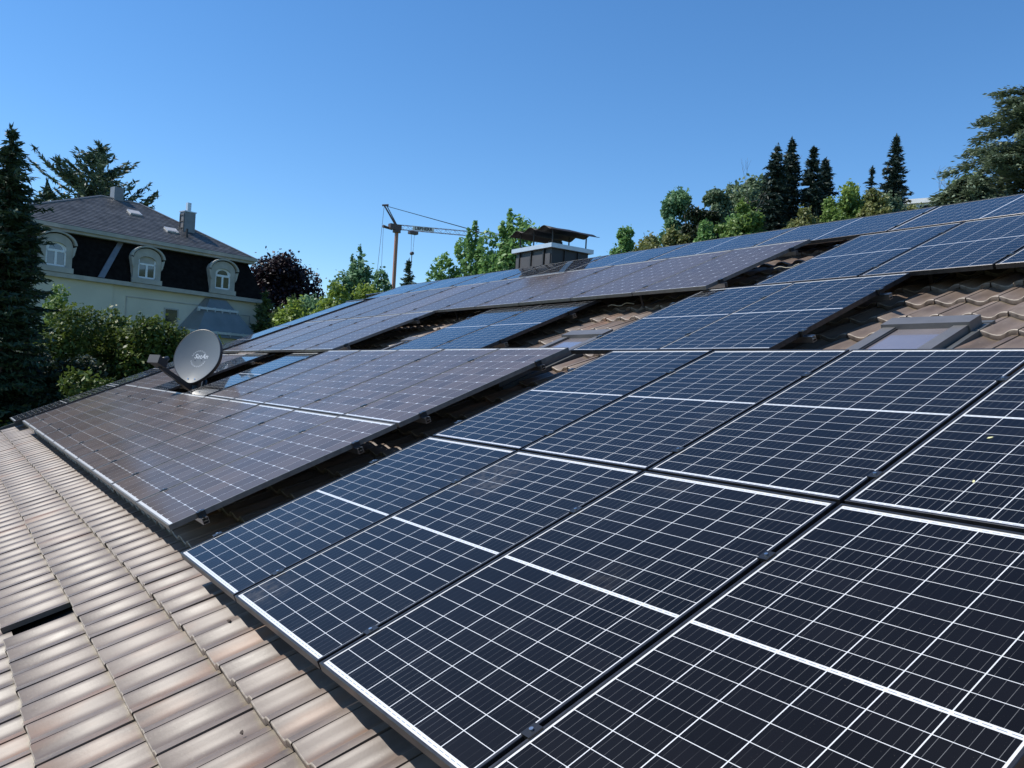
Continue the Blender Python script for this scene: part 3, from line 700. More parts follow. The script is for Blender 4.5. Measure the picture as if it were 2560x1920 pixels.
#@@BACKGROUND@@
# ------------------------------------------------------------------ vegetation
def quads(name, Q, mat, parent):
    n = len(Q); me = bpy.data.meshes.new(name); me.vertices.add(n*4); me.loops.add(n*4); me.polygons.add(n)
    me.vertices.foreach_set('co', np.ascontiguousarray(Q, dtype=np.float32).ravel()); me.loops.foreach_set('vertex_index', np.arange(n*4, dtype=np.int32))
    me.polygons.foreach_set('loop_start', np.arange(0, n*4, 4, dtype=np.int32)); me.update(); me.validate()
    return obj(name, me, mat, parent)
def unit(a): return a/np.maximum(np.linalg.norm(a, axis=-1, keepdims=True), 1e-9)
def leaves(rng, P, size, nrm=None, aspect=.6):
    n = len(P); nn = unit(rng.normal(size=(n, 3)) + (0 if nrm is None else nrm))
    a = unit(np.cross(nn, rng.normal(size=(n, 3)))); b = np.cross(nn, a)
    s = size*rng.uniform(.6, 1.35, (n, 1))
    return np.stack([P-a*s, P+b*s*aspect-a*s*.1, P+a*s, P-b*s*aspect-a*s*.1], 1)
def limb(mb, p0, p1, r0, r1, rng, n=4, wob=.08):
    p0, p1 = np.array(p0, float), np.array(p1, float); L_ = np.linalg.norm(p1-p0)
    pts = [p0+(p1-p0)*t + (rng.normal(size=3)*wob*L_*math.sin(math.pi*t) if 0 < t < 1 else 0) for t in np.linspace(0, 1, n+1)]
    mb.path(pts, [r0+(r1-r0)*t for t in np.linspace(0, 1, n+1)], 6); return pts
def tree_base(name, x, y, label, cat, group, dz=0.):
    z = gz(x, y)-.15+dz; t = empty(name, (x, y, z)); tag(t, label, cat, group); return t, z
def broadleaf(name, x, y, top, r, frac, mat, label, seed, leaf=.22, nl=7000, group=None, bark='bark', cat='tree', clumps=34, ry_=None, gap=.0, flat=.8):
    t, z0 = tree_base(name, x, y, label, cat, group); rng = np.random.default_rng(seed); H = top-z0
    zb = H*frac; hc = (H-zb)/2; cz = zb+hc; ry2 = r if ry_ is None else ry_
    d = unit(rng.normal(size=(clumps, 3))); rad = rng.uniform(.2, 1, (clumps, 1))**.38
    cen = d*rad*np.array([r*.78, ry2*.78, hc*.80]) + [0, 0, cz]
    cen[:, :2] *= np.clip(1.15-.45*np.abs((cen[:, 2:3]-cz)/hc), .5, 1.2)
    rc = r*rng.uniform(.24, .42, clumps)
    wgt = rc**2; wgt /= wgt.sum(); idx = rng.choice(clumps, nl, p=wgt)
    dd = unit(rng.normal(size=(nl, 3))); rr = rng.uniform(.35, 1.05, (nl, 1))**.6
    off = dd*rr*rc[idx][:, None]*np.array([1, 1, flat]); P = cen[idx]+off
    # ragged twigs poking out
    k = nl//16; ti = rng.integers(0, clumps, k); td = unit(rng.normal(size=(k, 3))+[0, 0, .5]); P[:k] = cen[ti]+td*(rc[ti]*rng.uniform(.9, 1.3, k))[:, None]
    P[:, 2] = zb + (P[:, 2]-P[:, 2].min())*(H-zb)/(P[:, 2].max()-P[:, 2].min())
    q9 = np.quantile(np.hypot(P[:, 0], P[:, 1]), .975); P[:, :2] *= r/q9
    quads('crown', leaves(rng, P, leaf, dd[:len(P)]*.6+np.array([-.25, -.25, .9])), MAT[mat], t)
    mb = MB(); tr = max(.06, H*.018)
    limb(mb, (0, 0, 0), (0, 0, zb+hc*.9), tr, tr*.4, rng, 5, .03)
    for i in rng.choice(clumps, min(12, clumps), False):
        c = cen[i]; h = rng.uniform(.55, .95)*min(c[2], zb+hc*.8); limb(mb, (0, 0, h), c, tr*.38, tr*.08, rng, 3, .08)
    mb.build('trunk', MAT[bark], t, True); return t
def conifer(name, x, y, top, r, mat, label, seed, droop=.25, tiers=26, per=9, leaf=.26, group='', power=.85, clear=.04, density=1.0, up=0., gaps=.1, tops=1):
    t, z0 = tree_base(name, x, y, label, 'tree', group); rng = np.random.default_rng(seed); H = top-z0
    Ps, As = [], []; mb = MB(); tr = max(.07, H*.014)
    axes = [(0., 0., H)] + ([(r*.28*math.cos(seed), r*.28*math.sin(seed), H*.94)] if tops > 1 else [])
    for ax, ay, h in axes:
        limb(mb, (ax*.3, ay*.3, 0), (ax, ay, h*.985), tr, .015, rng, 8, .006)
        for i in range(tiers):
            f = clear+(1-clear)*(i+rng.uniform(-.5, .5))/tiers
            if f < 0 or f > .985: continue
            L0 = (r*(1-f)**power + .10)*min(1., .12+(1-f)*h/(.55+r*.45))
            for k in range(per):
                if rng.random() < gaps: continue
                az = rng.uniform(0, 2*math.pi); L_ = L0*rng.uniform(.5, 1.0)*(1.38 if rng.random() < .14 else 1.08)
                dirv = np.array([math.cos(az), math.sin(az), 0.]); p0 = np.array([ax*f, ay*f, min(.985, f+rng.uniform(-.5, .5)/tiers)*h])
                n = max(3, int(L_/(leaf*.42)*density)); s = np.linspace(.12, 1, n)[:, None]
                zc = up*L_*s*(.4+.6*s) - droop*L_*s**1.5 + (.10*L_*np.maximum(0, s-.75)/.25)*(1 if droop > .1 else 0)
                pts = p0 + dirv*L_*s + np.array([0, 0, 1.])*zc
                side = np.array([-math.sin(az), math.cos(az), 0.])
                for q_ in range(3):
                    wdt = (.10+.22*L_*(1-s)**.6*s**.3)*rng.uniform(-1, 1, (n, 1))
                    Ps.append(pts+side*wdt+rng.normal(size=(n, 3))*leaf*.16); a = dirv*.75+side*np.sign(wdt)*.5+rng.normal(size=(n, 3))*.42; a[:, 2] += up*.6-droop*.5; As.append(a)
                if L_ > .6 and k % 2 == 0: mb.path([p0, pts[n//2], pts[-1]], [tr*.22*(1-f*.7), tr*.14*(1-f*.7), .006], 4)
        n = 26; Ps.append(np.stack([rng.normal(size=n)*.05+ax, rng.normal(size=n)*.05+ay, rng.uniform(.93, 1.0, n)*h], 1)); As.append(np.tile([0, 0, 1.], (n, 1))+rng.normal(size=(n, 3))*.4)
    P = np.concatenate(Ps); A = unit(np.concatenate(As)); n = len(P)
    b = unit(np.cross(A, rng.normal(size=(n, 3)))); s = leaf*rng.uniform(.6, 1.25, (n, 1))
    quads('crown', np.stack([P-A*s, P+b*s*.24, P+A*s, P-b*s*.24], 1), MAT[mat], t)
    mb.build('trunk', MAT['bark'], t, True); return t
def shoots(name, x, y, top, r, mat, label, seed, n_s=20, leaf=.105, group='', nl=5200):
    """young maple-like tree: many upright leafy shoots of different height"""
    t, z0 = tree_base(name, x, y, label, 'tree', group); rng = np.random.default_rng(seed); H = top-z0; mb = MB(); Ps = []
    limb(mb, (0, 0, 0), (0, 0, H*.55), .13, .06, rng, 5, .02)
    for i in range(n_s):
        az = rng.uniform(0, 6.28); d = r*math.sqrt(rng.uniform(0, 1)); ht = H-(d/r)**1.3*1.5-rng.uniform(0, 1.0) if i else H
        if i == 0: d = 0
        foot = np.array([math.cos(az)*d*.7, math.sin(az)*d*.7, ht-rng.uniform(3.2, 5.)]); tip = np.array([math.cos(az)*d, math.sin(az)*d, ht])
        limb(mb, foot, tip, .03, .006, rng, 3, .02)
        m = nl//n_s; s = rng.uniform(.0, 1, m)**.62; w_ = .06+.46*(1-s)**.8
        o_ = unit(rng.normal(size=(m, 3)))*(w_*rng.uniform(.3, 1, m))[:, None]
        Ps.append(foot+(tip-foot)*s[:, None]+o_)
    P = np.concatenate(Ps); quads('crown', leaves(rng, P, leaf, np.array([-.3, -.3, .9]), .8), MAT[mat], t); mb.build('trunk', MAT['bark'], t, True); return t
def cedar(name, x, y, top, r, mat, label, seed, group=''):
    t, z0 = tree_base(name, x, y, label, 'tree', group); rng = np.random.default_rng(seed); H = top-z0; mb = MB(); Ps, As = [], []
    limb(mb, (0, 0, 0), (0, 0, H*.97), .42, .05, rng, 8, .01)
    n_b = 78
    for i in range(n_b):
        f = .22+.77*(i/n_b)+rng.uniform(-.01, .01); az = i*2.4+rng.uniform(-.5, .5)
        L_ = r*(1.02-.72*max(0., (f-.22)/.78)**1.6)*rng.uniform(.6, 1.1)
        d = np.array([math.cos(az), math.sin(az), 0.]); sd = np.array([-d[1], d[0], 0.]); p0 = np.array([0, 0, f*H])
        rise = rng.uniform(.12, .30)
        tip = p0+d*L_+np.array([0, 0, rise*L_-.22*L_]); mid = p0+d*L_*.5+np.array([0, 0, rise*L_*.75])
        mb.path([p0, mid, tip], [.09*(1-f*.6), .055*(1-f*.6), .012], 5)
        n = int(360*L_/r*1.6)+30
        s = rng.uniform(.15, 1.05, n)[:, None]; wd = (.32*L_*(s**.5)*(1.12-s)**.5)*rng.normal(size=(n, 1))*.62
        zz = rise*L_*1.5*s*(1-s*.62)-.12*L_*s*s
        P = p0+d*L_*s+sd*wd+np.array([0, 0, 1.])*(zz+rng.normal(size=(n, 1))*.17-.12*np.abs(wd))
        Ps.append(P); As.append(d*.9+sd*np.sign(wd)*.45+rng.normal(size=(n, 3))*.3+np.array([0, 0, -.12]))
    P = np.concatenate(Ps); P = np.concatenate([P, P+rng.normal(size=P.shape)*[.22, .22, .05]]); A = unit(np.concatenate(As*2)); n = len(P)
    b = unit(np.cross(A, rng.normal(size=(n, 3))*.35+[0, 0, 1.])); s = .21*rng.uniform(.6, 1.3, (n, 1))
    quads('crown', np.stack([P-A*s, P+b*s*.36, P+A*s, P-b*s*.36], 1), MAT[mat], t); mb.build('trunk', MAT['bark'], t, True); return t
def bare(name, x, y, top, label, seed, mat='barkg', spread=1.0, depth=5, group='', lean=0., cat='tree', r0=.09, h0=None):
    t, z0 = tree_base(name, x, y, label, cat, group); rng = np.random.default_rng(seed); mb = MB(); H = top-z0 if h0 is None else h0
    def grow(p, d, L_, r, k):
        e_ = p+d*L_; limb(mb, p, e_, r, r*.62, rng, 3, .05)
        if k == 0: return
        for _ in range(2 if k > 1 else 3):
            nd = unit(d+rng.normal(size=3)*.62*spread+np.array([lean*.2, 0, .12])); grow(e_-d*L_*rng.uniform(0, .25), nd, L_*rng.uniform(.62, .82), r*.6, k-1)
    grow(np.array([0, 0, 0.]), unit(np.array([lean*.3, 0, 1.])), H*.45, r0, depth)
    mb.build('branches', MAT[mat], t, True); return t

WOOD, HED, POP = 'trees on the wooded hillside', 'garden shrubs beyond the left roof edge', 'young leafy trees behind the roof'
conifer('spruce_tree', -21.0, .25, 7.25, 1.6, 'l_spruce', 'tall dark spruce at the left edge of the picture', 3, droop=.18, tiers=64, per=14, leaf=.125, power=.5, tops=2, gaps=.08, density=.8)
conifer('fir_tree', -75.5, 9.8, 20.4, 9.0, 'l_fir', 'broad fir with upswept branches behind the old villa', 5, droop=-.05, up=.55, tiers=34, per=10, leaf=.34, power=.55, clear=.3, gaps=.14, density=1.1)
conifer('fir_tree', -73.0, 5.8, 15.9, 3.0, 'l_fir', 'lower fir rising left of the villa roof', 6, droop=0., up=.45, tiers=20, per=8, leaf=.42, power=.6, clear=.2)
broadleaf('copper_beech', -69.0, 24.3, 12.3, 3.75, .10, 'l_beech', 'round purple copper beech between villa and crane', 8, leaf=.17, nl=36000, clumps=90)
for i, (x, y, tz, r, l) in enumerate(((-49.8, 16.6, 6.4, 1.5, 'dark yew beside the villa corner'), (-46.0, 17.2, 6.1, 1.5, 'dark yew in front of the copper beech'), (-43.5, 15.4, 5.0, 1.5, 'lower yew nearest the far roof edge'))):
    conifer('yew_tree', x, y, tz, r, 'l_yew', l, 20+i, droop=0., up=.5, tiers=26, per=9, leaf=.24, power=.55, group='yews by the villa')
broadleaf('garden_tree', -36.0, 16.7, 7.5, 1.55, .15, 'l_blue', 'full green tree left of the crane mast', 31, leaf=.125, nl=11000, group=POP, clumps=60)
broadleaf('garden_tree', -36.4, 18.4, 7.2, 1.45, .15, 'l_blue', 'green tree in front of the crane mast', 32, leaf=.125, nl=9000, group=POP, clumps=50)
broadleaf('garden_tree', -32.2, 13.9, 5.7, 1.5, .1, 'l_lime', 'yellow-green low tree along the far roof edge', 33, leaf=.10, nl=11000, group=POP, clumps=60)
broadleaf('garden_tree', -35.5, 13.4, 5.0, 1.5, .1, 'l_lime', 'small green tree right of the copper beech', 34, leaf=.11, nl=8000, group=POP, clumps=50)
broadleaf('garden_tree', -33.5, 16.4, 6.0, 1.4, .1, 'l_lime', 'light green bush at the foot of the crane', 38, leaf=.11, nl=8000, group=POP, clumps=50)
broadleaf('garden_tree', -52.2, 21.0, 6.9, 1.7, .2, 'l_blue', 'pale feathery tree at the right of the copper beech', 35, leaf=.15, nl=5000, group=POP, clumps=60)
shoots('garden_tree', -35.9, 16.9, 8.1, .9, 'l_blue', 'pointed leafy shoots rising above the tree by the crane', 36, leaf=.085, group=POP, nl=3600)
conifer('spruce_tree', -48.9, 26.5, 9.8, 1.9, 'l_fir', 'small lone spruce right of the crane mast', 37, droop=.1, up=.12, tiers=40, per=12, leaf=.19, power=.8)
for i, (x, y, tz, r, l) in enumerate(((-22.1, 14.2, 5.9, 1.0, 'lowest and leftmost of the leafy trees beside the chimney'), (-21.7, 14.9, 6.45, .95, 'leafy tree second from left beside the chimney'),
        (-19.6, 14.7, 6.45, .95, 'leafy tree second from the chimney'), (-18.2, 14.8, 6.85, 1.15, 'tallest leafy tree just behind the chimney'), (-20.7, 15.6, 5.9, 1.3, 'leafy crown filling the gap between the pointed trees'))):
    broadleaf('young_maple', x, y, tz, r, .1, 'l_mid', l, 40+i, leaf=.085, nl=15000, group=POP, clumps=110, flat=1.2)
for i, (x, y, tz, l) in enumerate(((-20.8, 14.6, 6.95, 'thin pointed leafy shoots left of the chimney cover'), (-18.6, 14.6, 7.1, 'leafy shoots peeping above the chimney cover'))):
    shoots('young_maple', x, y, tz, .75, 'l_mid', l, 48+i, leaf=.085, group=POP, nl=2600, n_s=14)
# hillside
broadleaf('oak_tree', -51.5, 49.2, 16.2, 1.55, .25, 'l_mid', 'small dark oak, leftmost on the hillside', 50, leaf=0.17, nl=8100, group=WOOD)
broadleaf('hillside_shrub', -49.5, 44.5, 12.6, 1.3, .1, 'l_blue', 'low pale bush at the foot of the leftmost oak', 51, leaf=0.16, nl=3960, group=WOOD)
broadleaf('hillside_tree', -56.6, 56.6, 17.6, 2.6, .2, 'l_olive', 'brownish olive tree right of the leftmost oak', 52, leaf=0.20, nl=9900, group=WOOD)
broadleaf('hillside_tree', -55.5, 60.2, 18.4, 2.2, .2, 'l_olive', 'olive tree below the tall airy tree', 53, leaf=0.20, nl=8100, group=WOOD)
broadleaf('hillside_tree', -63.3, 67.4, 25.1, 2.2, .45, 'l_blue', 'tall airy blue-green tree on the hillside', 54, leaf=0.23, nl=6480, clumps=26, group=WOOD)
broadleaf('hillside_tree', -54.6, 62.3, 20.6, 2.0, .2, 'l_dark_shaded', 'dark green tree right of the tall airy tree', 55, leaf=0.20, nl=9900, group=WOOD)
broadleaf('hillside_tree', -64.0, 74.6, 26.4, 2.0, .4, 'l_grey', 'grey-green tree left of the bare-branched crown', 56, leaf=0.24, nl=5400, group=WOOD)
broadleaf('hillside_tree', -65.2, 82.0, 29.7, 4.0, .35, 'l_grey', 'wide grey-green tree behind the spruces', 57, leaf=0.26, nl=13500, group=WOOD)
bare('bare_tree', -63.5, 77.2, 27.0, 'leafless branches between the grey-green trees', 58, spread=.7, group=WOOD, r0=.14)
broadleaf('hillside_tree', -48.6, 62.0, 20.2, 2.3, .1, 'l_green', 'bright green tree left of the tallest spruces', 59, leaf=0.19, nl=11700, group=WOOD)
broadleaf('hillside_shrub', -48.2, 58.6, 17.6, 1.9, .1, 'l_green', 'bright green shrub at the foot of the dark green tree', 60, leaf=0.17, nl=8100, group=WOOD)
for i, (x, y, tz, r, l) in enumerate(((-53.8, 72.4, 29.0, 2.7, 'left one of the twin tall dark spruces'), (-54.3, 75.4, 30.3, 2.6, 'right one of the twin tall dark spruces'),
        (-51.5, 75.5, 28.8, 2.4, 'pointed dark spruce right of the twin spruces'), (-52.6, 79.2, 28.5, 2.3, 'shorter dark spruce at the right of the group of four'))):
    conifer('spruce_tree', x, y, tz, r, 'l_dspruce', l, 61+i, droop=.28, tiers=46, per=15, leaf=.36, power=.62, gaps=.05, group='tall spruces on the hillside')
broadleaf('birch_tree', -52.0, 83.3, 27.1, 2.4, .3, 'l_lime', 'pale yellow-green birch right of the spruces', 66, leaf=0.19, nl=5400, bark='barkg', group=WOOD)
broadleaf('hillside_tree', -46.9, 73.4, 22.4, 2.3, .1, 'l_green', 'green tree in front of the pale birch', 67, leaf=0.20, nl=9900, group=WOOD)
broadleaf('hillside_tree', -44.6, 76.4, 23.4, 2.0, .1, 'l_olive', 'olive tree at the foot of the small spruce', 68, leaf=0.20, nl=8100, group=WOOD)
broadleaf('hillside_tree', -40.8, 77.0, 21.3, 2.2, .1, 'l_olive', 'low olive tree under the single stepped spruce', 69, leaf=0.20, nl=8100, group=WOOD)
conifer('spruce_tree', -49.0, 82.5, 27.5, 1.7, 'l_dspruce', 'small spruce between birch and stepped spruce', 70, tiers=24, per=8, leaf=.32, power=.8, group='tall spruces on the hillside')
conifer('spruce_tree', -49.3, 87.4, 32.2, 3.0, 'l_dspruce', 'single stepped spruce standing free against the sky', 71, droop=.18, up=.08, tiers=24, per=13, leaf=.36, power=.75, clear=.3, gaps=.12, density=1.2, group='tall spruces on the hillside')
bare('bare_tree', -38.2, 77.0, 23.9, 'crooked bare tree beside the white building', 72, spread=1.15, lean=-1., r0=.16, depth=5, group=WOOD)
broadleaf('hillside_shrub', -31.8, 67.4, 19.6, 1.9, .1, 'l_lime', 'bright lime-green bush left below the cedar', 73, leaf=0.17, nl=11700, group=WOOD)
broadleaf('hillside_tree', -33.6, 73.0, 22.6, 2.2, .15, 'l_green', 'light green tree directly left of the cedar', 74, leaf=0.20, nl=9000, group=WOOD)
for i, (x, y, tz, r, m_, l) in enumerate(((-52.6, 53.4, 15.3, 1.9, 'l_olive', 'olive bush right beside the leftmost oak'), (-50.9, 58.8, 18.2, 1.9, 'l_mid', 'mid green crown below the bare-branched tree'),
        (-52.4, 65.4, 20.4, 2.3, 'l_mid', 'green crown left of the twin spruces'), (-46.9, 68.1, 20.6, 2.2, 'l_olive', 'olive crown at the foot of the twin spruces'), (-47.8, 77.3, 24.3, 2.2, 'l_green', 'green crown right of the four spruces'),
        (-45.6, 80.4, 23.9, 2.2, 'l_grey', 'grey-green crown left of the stepped spruce'), (-44.0, 82.4, 22.9, 1.7, 'l_olive', 'olive bush right at the foot of the stepped spruce'), (-34.6, 76.2, 22.9, 2.0, 'l_green', 'light green crown half behind the lower cedar'))):
    broadleaf('hillside_tree', x, y, tz, r, .12, m_, l, 120+i, leaf=.19, nl=9000, group=WOOD, clumps=60)
cedar('cedar_tree', -24.6, 65.0, 25.6, 8.2, 'l_cedar', 'large blue-grey cedar with layered branches at the right edge', 75, group=WOOD)
cedar('cedar_tree', -26.8, 60.0, 18.2, 4.6, 'l_cedar', 'lower cedar in front of the tall cedar', 77, group=WOOD)
# garden beyond the left verge
for i, (x, y, tz, r, m_, l) in enumerate(((-20.4, -.9, 1.2, 1.7, 'l_dark_shaded', 'dark shrub under the spruce at the left edge'), (-23.0, .6, 1.6, 1.9, 'l_dark_shaded', 'dark shrub behind the spruce foot'),
        (-21.0, 2.0, 1.3, 1.6, 'l_dark_shaded', 'dark shaded shrub behind the low lit bush'), (-19.5, 3.2, .7, 1.4, 'l_dark_shaded', 'shaded shrub behind the satellite dish feed'),
        (-27.9, 2.2, 3.7, .95, 'l_green', 'upright light green shrub right of the spruce'), (-25.4, 2.6, 3.0, 1.6, 'l_hedge', 'lit hedge shrub, first from left below the villa'),
        (-26.8, 4.0, 3.1, 1.5, 'l_hedge', 'lit hedge shrub, second from left below the villa'), (-25.2, 4.6, 2.9, 1.45, 'l_hedge', 'lit hedge shrub, third from left below the villa'),
        (-25.3, 5.5, 2.75, 1.4, 'l_hedge', 'lit hedge shrub, fourth from left below the villa'), (-25.4, 6.4, 2.4, 1.3, 'l_hedge', 'lit hedge shrub, fifth from left below the villa'),
        (-23.4, 5.6, 1.5, 1.5, 'l_yew', 'lower dark green shrub left of the dish'),
        (-17.0, 1.75, .95, .85, 'l_hedge', 'low yellow-green bush close beyond the roof edge'), (-17.7, 2.5, .75, .8, 'l_hedge', 'second low bush close beyond the roof edge'), (-19.5, .45, -.5, .6, 'l_hedge', 'tiny bush at the far lower corner of the roof'))):
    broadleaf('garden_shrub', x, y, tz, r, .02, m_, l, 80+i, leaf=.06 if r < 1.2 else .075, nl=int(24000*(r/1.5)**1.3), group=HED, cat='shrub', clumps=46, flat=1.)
bare('dry_shrub', -17.4, 3.1, 1.75, 'dry bare twigs behind the satellite dish feed', 96, spread=1.1, depth=4, cat='shrub', r0=.035, group=HED)

# ------------------------------------------------------------------ old villa
MAT['course'] = None
def slate_courses():
    m = pm('slate_courses', (.105, .10, .10), .5); t = m.node_tree; b = t.nodes['Principled BSDF']; L = t.links.new
    tc = N(t, 'ShaderNodeTexCoord'); mp = N(t, 'ShaderNodeMapping'); mp.inputs['Scale'].default_value = (.5, .35, 3.4); L(tc.outputs['Object'], mp.inputs[0])
    n = N(t, 'ShaderNodeTexNoise'); n.inputs['Scale'].default_value = 1.; n.inputs['Detail'].default_value = 6; n.inputs['Roughness'].default_value = .7; L(mp.outputs[0], n.inputs['Vector'])
    r = N(t, 'ShaderNodeValToRGB'); r.color_ramp.elements[0].position = .3; r.color_ramp.elements[0].color = (.032, .032, .034, 1); r.color_ramp.elements[1].position = .72; r.color_ramp.elements[1].color = (.13, .13, .135, 1)
    L(n.outputs[0], r.inputs[0]); L(r.outputs[0], b.inputs['Base Color']); return m
MAT['course'] = slate_courses()
def villa():
    v = empty('villa', (-46.77, 3.26, -5.2), (0, 0, math.atan2(.9627, -.2705)))
    tag(v, 'old pale villa with slate mansard roof and arched dormers', 'house')
    def put(mb, name, mat, parent=None, smooth=False): return mb.build(name, mat, parent or v, smooth)
    XL, XR, D = -3.2, 14.3, 12.4
    mb = MB(); mb.box(XL+.4, XR-.45, .38, D-.4, 0, 11.0); put(mb, 'wall', MAT['vwall'])
    mb = MB(); mb.box(XL+.35, 4.2, .30, .40, 0, 10.98); put(mb, 'wall_bay', MAT['vwall'])
    mb = MB()
    for x0, x1, z0, z1 in ((5.0, 9.8, 10.3, 10.36), (5.0, 5.06, 8.6, 10.3), (12.6, 13.3, 10.0, 10.05), (13.25, 13.3, 7.6, 10.0)): mb.box(x0, x1, .345, .39, z0, z1)
    put(mb, 'moulding', MAT['sand'])
    mb = MB(); mb.box(XL, XR+.1, .0, .5, 10.92, 11.16); mb.box(XR-.5, XR+.1, .5, D, 10.92, 11.16); put(mb, 'eaves_gutter', MAT['sand'])
    i0 = .15; i1 = 1.0
    def frustum(mb, x0, x1, y0, y1, z0, a0, a1, b0, b1, z1):
        mb.add([(x0,y0,z0),(x1,y0,z0),(x1,y1,z0),(x0,y1,z0),(a0,b0,z1),(a1,b0,z1),(a1,b1,z1),(a0,b1,z1)], [(0,1,5,4),(1,2,6,5),(2,3,7,6),(3,0,4,7),(3,2,1,0),(4,5,6,7)])
    mb = MB(); frustum(mb, XL+i0, XR-i0+.1, i0, D-i0, 11.17, XL+i1, XR-i1, i1, D-i1, 13.55); put(mb, 'mansard_roof', MAT['mslate'])
    mb = MB(); mb.box(XL+.55, XR-.75, .55, D-.55, 13.5, 13.72); put(mb, 'cornice', MAT['sand'])
    mb = MB(); mb.box(XL+.45, XR-.62, .42, .56, 13.66, 13.88); mb.box(XR-.75, XR-.62, .56, D-.5, 13.66, 13.88); put(mb, 'upper_gutter', MAT['sand'])
    mb = MB(); rx0, rx1, ryy, rzz = 5.8, 8.3, 6.15, 16.95
    c = [(XL+.5,.5,13.8),(XR-.68,.5,13.8),(XR-.68,D-.5,13.8),(XL+.5,D-.5,13.8),(rx0,ryy,rzz),(rx1,ryy,rzz)]
    mb.add(c, [(0,1,5,4),(1,2,5),(2,3,4,5),(3,0,4),(3,2,1,0)]); up_ = put(mb, 'roof', MAT['course'])
    for k in range(26):                              # slate courses on the slope facing us, each a little proud of the next
        t0, t1 = k/26, (k+1)/26; q_ = []
        for t, dz in ((t0, .045), (t1, .012)):
            for s_ in (0, 1):
                A_ = Vector(c[0]).lerp(Vector(c[4]), t) if s_ == 0 else Vector(c[1]).lerp(Vector(c[5]), t); q_.append((A_.x, A_.y, A_.z+dz)); q_.append((A_.x, A_.y, A_.z-.02))
        mb = MB(); mb.add(q_, [(0,2,6,4), (1,5,7,3), (0,1,3,2), (4,6,7,5), (0,4,5,1), (2,3,7,6)]); put(mb, 'slate_course', MAT['slate'], up_)
    mb = MB()
    for a, b_ in ((c[4], c[5]), (c[1], c[5]), (c[0], c[4]), (c[3], c[4]), (c[2], c[5])): mb.path([Vector(a)+Vector((0,0,.03)), Vector(b_)+Vector((0,0,.03))], [.07, .07], 6)
    put(mb, 'hip_flashing', MAT['zinc'], up_)
    mb = MB(); mb.add([(4.62,.93,13.5),(4.95,.93,13.5),(3.55,.02,11.2),(3.2,.02,11.2)], [(0,1,2,3)]); mb.add([(4.62,.99,13.5),(4.95,.99,13.5),(3.55,.12,11.2),(3.2,.12,11.2)], [(3,2,1,0)]); put(mb, 'valley_strip', MAT['zinc'])
    # chimneys
    mb = MB(); mb.box(6.55, 7.15, 6.0, 6.6, 15.8, 17.75); put(mb, 'chimney', MAT['zinc'], up_)
    o = MB(); o.box(9.75, 10.5, 2.95, 3.55, 14.2, 16.5); ck = put(o, 'chimney', MAT['zinc'], up_)
    mb = MB(); mb.box(9.7, 10.55, 2.9, 3.6, 16.5, 16.57); mb.box(10.0, 10.25, 3.1, 3.35, 16.57, 17.15); put(mb, 'chimney_cap', MAT['lzinc'], up_)
    mb = MB()
    for z in np.arange(14.6, 16.3, .42): mb.box(9.7, 9.74, 3.0, 3.5, z, z+.04)
    for y in (3.0, 3.5): mb.box(9.7, 9.74, y-.02, y+.02, 14.6, 16.4)
    put(mb, 'ladder', MAT['zincd'], up_)
    mb = MB(); mb.tube((9.5, 2.1, 14.5), (9.5, 2.1, 15.25), .08, n=10); put(mb, 'vent_pipe', MAT['seam'], up_)
    # skylights lying on the slope facing us
    sl = (rzz-13.8)/(ryy-.5)
    for x, y in ((7.1, 4.3), (8.7, 2.6)):
        z = 13.8+sl*(y-.5); mb = MB(); A_ = Matrix.Translation((x, y, z+.02)) @ Matrix.Rotation(math.atan(sl), 4, 'X')
        mb.box(-.38, .38, -.30, .30, 0, .12, M=A_); s_ = put(mb, 'skylight', MAT['lzinc'], up_)
        mb = MB(); mb.box(-.31, .31, -.23, .23, .122, .13, M=A_); put(mb, 'skylight_pane', MAT['curtain'], up_)
    mb = MB(); mb.tube((3.9, 4.9, 16.2), (3.9, 4.9, 16.6), .05, n=8); put(mb, 'roof_hook', MAT['seam'], up_)
    # dormers
    for k, dx in enumerate((.91, 6.02, 11.0)):
        d = empty('dormer', (dx, .05, 11.2), parent=v)
        w_, h_ = .84, 1.45; arc = [(w_*math.cos(t), h_+.62*math.sin(t)) for t in np.linspace(0, math.pi, 15)]
        outl = [(-w_, 0), (w_, 0)] + arc
        mb = MB(); mb.prism([(x*.98, z) for x, z in outl], .17, 1.25); put(mb, 'dormer_body', MAT['sand'], d)
        iw, ih = .54, 1.30; ia = [(iw*math.cos(t), ih+.30*math.sin(t)) for t in np.linspace(0, math.pi, 15)]
        inn = [(-iw, .30), (iw, .30)] + ia
        # surround: ring between outer and inner outline
        mb = MB(); n = 17
        def samp(o_, i): return o_[i]
        O = [(x*1.0, z) for x, z in outl]; I = inn
        for y in (0., .09):
            mb.v += [(x, y, z) for x, z in O] + [(x, y, z) for x, z in I]
        for i in range(n):
            j = (i+1) % n
            mb.f += [(i, j, n+j, n+i), (2*n+i, 3*n+i, 3*n+j, 2*n+j), (i, 2*n+i, 2*n+j, j), (n+i, n+j, 3*n+j, 3*n+i)]; mb.m += [0]*4
        sr = put(mb, 'surround', MAT['sand'], d)
        mb = MB(); na = 15
        for y in (-.14, .10):
            for r in (1.0, 1.13):
                mb.v += [(w_*1.10*r*math.cos(t), y, h_+.04+(.64*r)*math.sin(t)) for t in np.linspace(.06, math.pi-.06, na)]
        for i in range(na-1):
            a, b_, c_, e_ = i, na+i, 2*na+i, 3*na+i
            mb.f += [(a, a+1, b_+1, b_), (c_, e_, e_+1, c_+1), (b_, b_+1, e_+1, e_), (a, c_, c_+1, a+1)]; mb.m += [0]*4
        put(mb, 'arched_hood', MAT['sand'], d)
        mb = MB()
